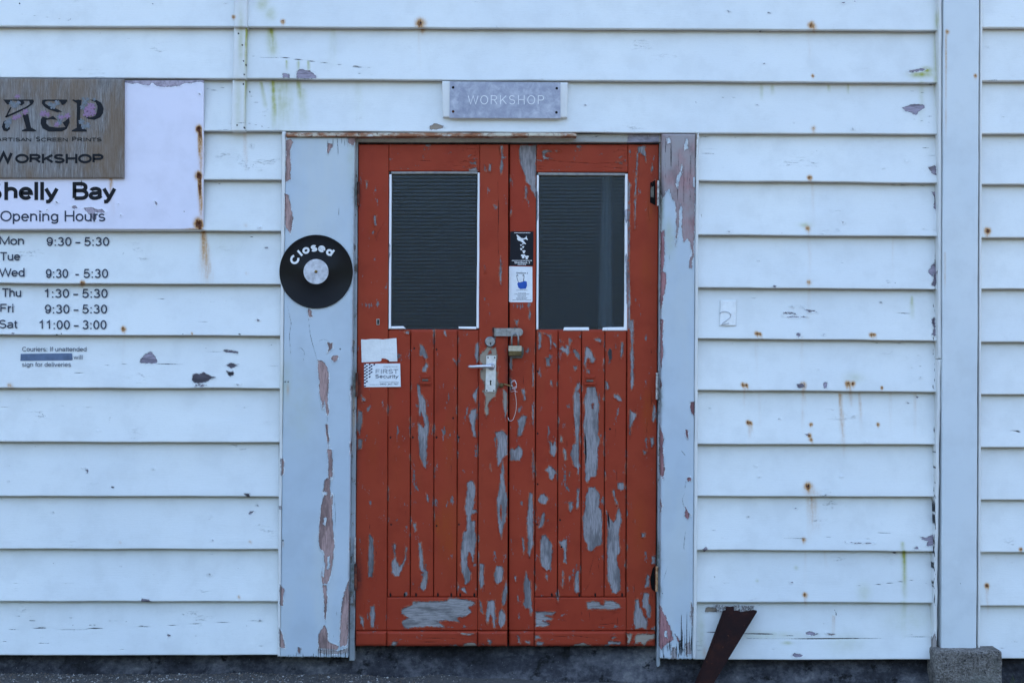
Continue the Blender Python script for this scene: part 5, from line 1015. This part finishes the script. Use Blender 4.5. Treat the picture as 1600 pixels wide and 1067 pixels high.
cour = thing('courier_lettering', 'small vinyl note for couriers with one line masked by blue tape', 'lettering', P(75, 573, YB))
text('text_line', [('Couriers: If unattended', 34.6, 135.2, 549, 541.8)], board_y(549, LL)-.0022, M['vinyl_grey'], cour, .13)
text('text_line', [('will', 115, 128.8, 561.2, 554.4)], board_y(561, LL)-.0022, M['vinyl_grey'], cour, .13)
text('text_line', [('sign for deliveries', 34.4, 111, 572.8, 565.8)], board_y(573, LL)-.0022, M['vinyl_grey'], cour, .13)
flat('masking_tape', [(32.4, 552.8), (112, 551.8), (113.4, 561.6), (111.6, 562.8), (31.8, 563.8)], board_y(558, LL)-.0030, board_y(558, LL)-.001, M['tape'], cour)
# WORKSHOP plate over the door
yz = -.046
wp = thing('workshop_plate', 'grey zinc plate reading WORKSHOP screwed above the red door', 'sign', P(790, 185, yz))
piece('backing_board', [(690.8, 127.4), (887, 129.4), (886.4, 184.2), (692.2, 183.6)], -.046, -.012, 1.6, M['strip'], wp, CS, rnd=1.2, seed=90, wob=.4)
flat('plate', [(703, 127.6), (875.6, 129.2), (875.6, 185.2), (702.4, 184.6)], -.0500, -.0461, M['zinc'], wp)
text('plate_lettering', [('WORKSHOP', 731, 850, 163.6, 149.4)], -.0500, M['white_print'], wp, .085, depth=.0005, space=.22)
for u, v in ((708, 137), (870, 138.4), (708, 174.6), (869.4, 176)):
    c = P(u, v, -.0501); BM().lathe_y((c.x, c.z), [(0, -.0525), (.003, -.052), (.0052, -.0500)], 14).build('screw', M['rusty_nail'] if u < 800 and v > 150 else M['hole'], wp)
# record
yv = -.050
rc = P(494, 424.6, yv); rec = thing('record_sign', 'black vinyl record reading Closed on the left casing', 'record', (rc.x, yv, rc.z))
R_ = 57.4*.992/PX
BM().lathe_y((rc.x, rc.z), [(0, yv-.003), (R_*.34, yv-.003), (R_*.35, yv-.0022), (R_*.97, yv-.0022), (R_*.985, yv-.0032), (R_, yv-.0015), (R_*.99, yv+.001), (0, yv+.001)], 96).build('disc', M['record'], rec, True, loc=(rc.x, yv, rc.z))
BM().lathe_y((rc.x, rc.z), [(0, yv-.0036), (R_*.335, yv-.0036), (R_*.34, yv-.003)], 64).build('label_disc', M['labelgrey'], rec)
BM().lathe_y((rc.x, rc.z), [(0, yv-.0070), (.004, yv-.0065), (.0062, yv-.0036)], 16).build('screw', M['brass'], rec, True)
def arc_text():
    for ch, ang in (('C', 151), ('l', 131), ('o', 115.5), ('s', 95), ('e', 76), ('d', 55)):
        H = 14.0; w = .235*H; adv, st = GL[ch]; xs = [q[0] for s_ in st for q in s_]; cx = (min(xs)+max(xs))/2; a = math.radians(ang); rb = 31.0
        rs = [ribbon([((px_-cx)*H*.98, gy(ch, py_, H, w)) for px_, py_ in s_], w) for s_ in st]
        def place(lx, ly): r = (rb+ly)/PX; return rc.x+math.cos(a)*r+math.sin(a)*lx/PX, rc.z+math.sin(a)*r-math.cos(a)*lx/PX
        b = bmesh.new(); glyph_mesh(b, rs, place, yv-.0021, .0006); bmesh.ops.recalc_face_normals(b, faces=b.faces)
        me = bpy.data.meshes.new('letter'); b.to_mesh(me); b.free(); link('letter', me, M['white_print'], rec)
arc_text()
# stickers on the doors
yk = YR-.0006
s1 = thing('shirt_bomber_sticker', 'small black sticker of a plane dropping T-shirts, ShirtStock 3', 'sticker', P(815, 416, yk))
flat('sticker_sheet', [(797.2, 361.8), (833.6, 361.8), (833.2, 415.4), (796.4, 415)], yk-.0006, yk+.0002, M['black_sticker'], s1)
def t8(pts): return [(785+x/8.2, 350+y/8.2) for x, y in pts]
def bars(rows, y, h=.55):
    out = []
    for u0, u1, v in rows:
        u = u0
        while u < u1: w = random.uniform(.8, 2.4); out.append([(u, v-h), (min(u+w, u1), v-h), (min(u+w, u1), v+h), (u, v+h)]); u += w+.55
    return out
def decal_s(*k):
    o = decal(*k); o['kind'] = 'stuff'; return o
plane = [[(178,140),(196,142),(240,180),(272,186),(300,172),(304,156),(312,158),(314,182),(328,200),(318,208),(300,194),(262,206),(306,256),(292,262),(232,222),(204,214),(186,192),(192,176)]]
shirts = []
for cx, cy, k in ((262, 256, .45), (238, 272, .5), (266, 296, .6), (241, 322, .65), (275, 356, .95), (266, 414, 1.25), (312, 428, 1.15)):
    shirts.append([(cx+x*k, cy+y*k) for x, y in ((-8,-20),(-22,-14),(-22,0),(-12,0),(-12,22),(12,22),(12,0),(22,0),(22,-14),(8,-20),(0,-14))])
decal_s('plane_print', [t8(p) for p in plane+shirts], yk-.0007, M['white_print'], s1, .0003)
decal_s('small_print', bars([(803.6, 828.6, 364), (799.6, 831.4, 407.2), (809, 822.4, 413.4)], yk), yk-.0007, M['white_print'], s1, .0003)
text('print_lettering', [('ShirtStock 3', 803.8, 828, 411.9, 408.9)], yk-.0007, M['white_print'], s1, .2, depth=.0003)
s2 = thing('peace_hand_sticker', 'small white sticker with a blue hand making a V sign, ShirtStock 2', 'sticker', P(814, 472, yk))
flat('sticker_sheet', [(795.6, 416.2), (831.8, 416.8), (832, 471), (830.8, 472.4), (796.4, 472.2), (795.4, 471)], yk-.0006, yk+.0002, M['white_sticker'], s2)
hand = [(190,765),(200,750),(240,748),(282,730),(312,738),(316,790),(300,830),(230,834),(204,815)]
fing = [[(184,662),(196,654),(208,664),(232,722),(238,750),(206,750),(190,700)], [(252,664),(266,652),(276,660),(276,690),(268,740),(240,744),(240,712)]]
decal('finger_outline', [t8([((x-228)*1.10+228, (y-705)*1.08+705) for x, y in f]) for f in fing], yk-.0007, M['vinyl_black'], s2, .0002)
decal('finger_print', [t8([((x-228)*.93+228, (y-703)*.90+705) for x, y in f]) for f in fing], yk-.00095, M['white_print'], s2, .0002)
decal('hand_print', [t8(hand)], yk-.0012, M['blue_print'], s2, .0002)
text('print_lettering', [('ShirtStock 2', 806.6, 824.8, 428, 425.4)], yk-.0007, M['vinyl_dark'], s2, .17, depth=.0003)
decal_s('small_print', bars([(806.8, 824, 453.4), (809.6, 821.6, 457.8), (804, 827, 459.6), (808.4, 822.4, 461.6), (809, 821.8, 463.4), (806.8, 824, 465.4), (807, 823, 467.2), (801, 829.6, 468.8)], yk, .42), yk-.0007, M['grey_print'], s2, .0003)
ym = YD-.0006
s3 = thing('torn_notice', 'blank white notice with a torn lower edge, above the security sticker', 'notice', P(592, 566, ym))
tn = [(564, 530.2), (571, 530.6), (580, 529.6), (590, 529.6), (598, 530.4), (606, 529.4), (619.4, 528.2), (620.2, 545), (620.8, 564.6), (608.6, 564.8), (606.8, 562.6), (604.8, 561.4), (602.4, 560.4), (598.6, 559.8), (595.8, 560.2), (596.4, 562.4), (594, 564.6), (582, 565.4), (565.2, 566)]
flat('notice_sheet', tn, ym-.0008, ym+.0002, M['paper'], s3)
s4 = thing('security_sticker', 'white FIRST Security sticker with a navy chequered edge', 'sticker', P(597, 604, ym))
flat('sticker_sheet', [(568.8, 568.2), (625.2, 567.8), (626.2, 604.2), (568.8, 604.8)], ym-.0006, ym+.0002, M['white_sticker'], s4)
def t11(x, y): return (560+x/11.857, 520+y/11.857)
ch_ = []
for r in range(15):
    for k in range(5):
        if (r+k) % 2: continue
        x = 100+k*43+(-8 if r % 2 else 0); y = 572+r*28.6; lim = 320-(y-570)*.42
        if x+30 > lim or y > 990: continue
        ch_.append([t11(x+12, y), t11(x+44, y), t11(x+32, y+27), t11(x, y+27)])
decal_s('chequer_print', ch_, ym-.0007, M['navy_print'], s4, .0003)
text('first_lettering', [('FIRST', 587, 622.6, 583.8, 576.8)], ym-.0007, M['grey_print'], s4, .15, depth=.0003)
text('security_lettering', [('Security', 586.6, 622.8, 590.6, 585.0)], ym-.0007, M['vinyl_dark'], s4, .17, depth=.0003)
text('number_lettering', [('0800 347 787', 593.4, 622.4, 601.4, 598.6)], ym-.0007, M['vinyl_dark'], s4, .17, depth=.0003)
text('top_lettering', [('PROTECTED BY', 599, 622.4, 573.8, 572.2)], ym-.0007, M['grey_print'], s4, .15, depth=.0003)
decal_s('small_print', bars([(593, 623, 596.6), (577.6, 592, 600.8)], ym, .35), ym-.0007, M['grey_print'], s4, .0003)
# peeling white paper with a 2
yy = board_y(490, LR, 1140)-.0035
s5 = thing('peeling_paper', 'curling white paper tag with a faint 2 on the right-hand boards', 'paper tag', P(1138, 510, yy))
b = BM(); gx, gz = 14, 16; vs = {}
for i in range(gx+1):
    for j in range(gz+1):
        s_, t_ = i/gx, j/gz; u = lerp(1125.6, 1151, s_)-t_*1.2; v = lerp(468.8, 509.4, t_)
        w = YB+TL*((532-v)/88) if v < 529 else YB
        x, z = XZ(u, v, w-.003); y_ = w-.0026-.006*max(0, s_-.85)**1*4*.3-.002*math.sin(s_*9+t_*4)*.4-.004*max(0, .08-s_)
        vs[i, j] = b.b.verts.new((x, y_, z))
for i in range(gx):
    for j in range(gz): b.b.faces.new((vs[i, j], vs[i, j+1], vs[i+1, j+1], vs[i+1, j]))
o = b.build('paper_sheet', M['paper'], s5, True); md = o.modifiers.new('thickness', 'SOLIDIFY'); md.thickness = .0004; md.offset = 1
w0 = YB+TL*.4
tw = BM(); pts2 = [(1124.6, 490), (1128, 487.4), (1133, 486.8), (1138.6, 488), (1142, 491.4), (1141, 496), (1135, 501), (1129, 505), (1127.6, 507.4), (1133, 506.4), (1139, 505)]
tw.tube([P(u, v, YB+TL*((532-v)/88)-.0054) for u, v in pts2], .0013, 6); tw.build('handwritten_digit', M['faint_print'], s5, True)

# ================================================================== LEANING STEEL, CONCRETE PAD, GRASS
bar = thing('steel_bar', 'dark rusty flat steel bar leaning against the boards right of the door', 'steel bar', P(1098, 1067, -.14))
def bp(u, v): t = (v-948)/120; return P(u, v, lerp(-.046, -.16, t))
outl = [(1130, 956), (1134, 954.6), (1135.4, 948.8), (1141, 949.4), (1147, 948.6), (1147, 956), (1152, 955), (1158, 957.6), (1165, 956.2), (1170, 955.8), (1176.4, 954.2), (1183, 955.4), (1120.5, 1058), (1100, 1092), (1076, 1092), (1102.8, 1029)]
b = BM(); fr = [b.b.verts.new(bp(u, v)) for u, v in outl]; bk = [b.b.verts.new(bp(u, v)+Vector((0, .010, .0035))) for u, v in outl]
for t in tessellate_polygon([[Vector((u, v, 0)) for u, v in outl]]):
    b.b.faces.new([fr[i] for i in t]); b.b.faces.new([bk[i] for i in reversed(t)])
for i in range(len(outl)):
    j = (i+1) % len(outl); b.b.faces.new((fr[i], bk[i], bk[j], fr[j]))
b.build('bar', M['rustbar'], bar)
p0, p1 = bp(1151, 962), bp(1089, 1090)
b = BM().tube([bp(1133, 958), bp(1106, 1026), bp(1079, 1090)], .0022, 6).build('bar_lip', M['rustbar'], bar)
padb = thing('concrete_pad', 'pitted grey concrete block at the foot of the tall corner board', 'concrete block', P(1512, 1067, -.06))
def pad_block():
    nx, nz, ny = 90, 70, 30; x0, zt = XZ(1463, 1016.6, -.11); x1 = XZ(1567, 0, -.11)[0]; z0 = -.25; yF, yK = -.11, .0
    def disp(V, nrm):
        n = (fbm(V[:, 0]*40+V[:, 1]*31, V[:, 2]*40+V[:, 1]*17, 6, 4)-.5)*.006+(fbm(V[:, 0]*150+V[:, 1]*90, V[:, 2]*150, 9, 2)-.5)*.0022
        return V+nrm*n[:, None]
    b = bmesh.new()
    def key(p): return tuple(round(c, 6) for c in p)
    def chamfer(X, Y, Z, r=.009):
        dx = np.minimum(X-x0, x1-X); dz = zt-Z; dy = Y-yF
        cx = (x0+x1)/2
        e = np.clip(1-np.abs(dx)/r, 0, 1)*np.clip(1-np.abs(dy)/r, 0, 1); f = np.clip(1-np.abs(dz)/r, 0, 1)*np.clip(1-np.abs(dy)/r, 0, 1); g = np.clip(1-np.abs(dx)/r, 0, 1)*np.clip(1-np.abs(dz)/r, 0, 1)
        X = X+np.sign(cx-X)*(e+g)*r*.45; Y = Y+(e+f)*r*.45; Z = Z-(f+g)*r*.45; return X, Y, Z
    Vs = []; Fs = []; off = 0
    def face(a, b_, na, nb, f, nrm):
        nonlocal off
        A, B = np.meshgrid(np.linspace(*a, na+1), np.linspace(*b_, nb+1)); X, Y, Z = [q.ravel() for q in f(A, B)]
        X, Y, Z = chamfer(X, Y, Z); n = (fbm(X*40+Y*31, Z*40+Y*17, 6, 4)-.5)*.007+(fbm(X*160+Y*90, Z*160, 9, 2)-.5)*.003
        V = np.stack([X+(np.sign((x0+x1)/2-X)*-1)*n*.4*(1 if abs(nrm[0]) else .3), Y-n, Z+n*.3], 1)
        idx = np.arange((na+1)*(nb+1)).reshape(nb+1, na+1)+off; Vs.append(V); off += len(V)
        Fs.append(np.stack([idx[:-1, :-1].ravel(), idx[:-1, 1:].ravel(), idx[1:, 1:].ravel(), idx[1:, :-1].ravel()], 1))
    face((x0, x1), (z0, zt), nx, nz, lambda A, B: (A, np.full_like(A, yF), B), (0, 1, 0))
    face((yK, yF), (z0, zt), ny, nz, lambda A, B: (np.full_like(A, x0), A, B), (1, 0, 0))
    face((yF, yK), (z0, zt), ny, nz, lambda A, B: (np.full_like(A, x1), A, B), (1, 0, 0))
    face((x0, x1), (yF, yK), nx, ny, lambda A, B: (A, B, np.full_like(A, zt)), (0, 0, 1))
    link('block', mesh_np('block', np.concatenate(Vs), np.concatenate(Fs)), M['pad'], padb, True)
pad_block()
def grass():
    b = BM()
    for i in range(46):
        u = random.uniform(1569, 1625); y0 = random.uniform(-.10, -.01); h_ = random.uniform(.04, .13); lean = random.uniform(-.04, .05)
        x, _ = XZ(u, 0, y0); w = .0018; z = -.11
        n = 4; L = []; Rr = []
        for k in range(n+1):
            t = k/n; cx = x+lean*t*t; cz = z+h_*t; ww = w*(1-t)+.0002; L.append(b.b.verts.new((cx-ww, y0-.02*t*t, cz))); Rr.append(b.b.verts.new((cx+ww, y0-.02*t*t+.001, cz)))
        for k in range(n): b.b.faces.new((L[k], Rr[k], Rr[k+1], L[k+1]))
    tag(b.build('grass', M['grass'], loc=P(1595, 1067, -.05)), 'few green grass blades growing beside the concrete block', 'grass', kind='stuff')
grass()
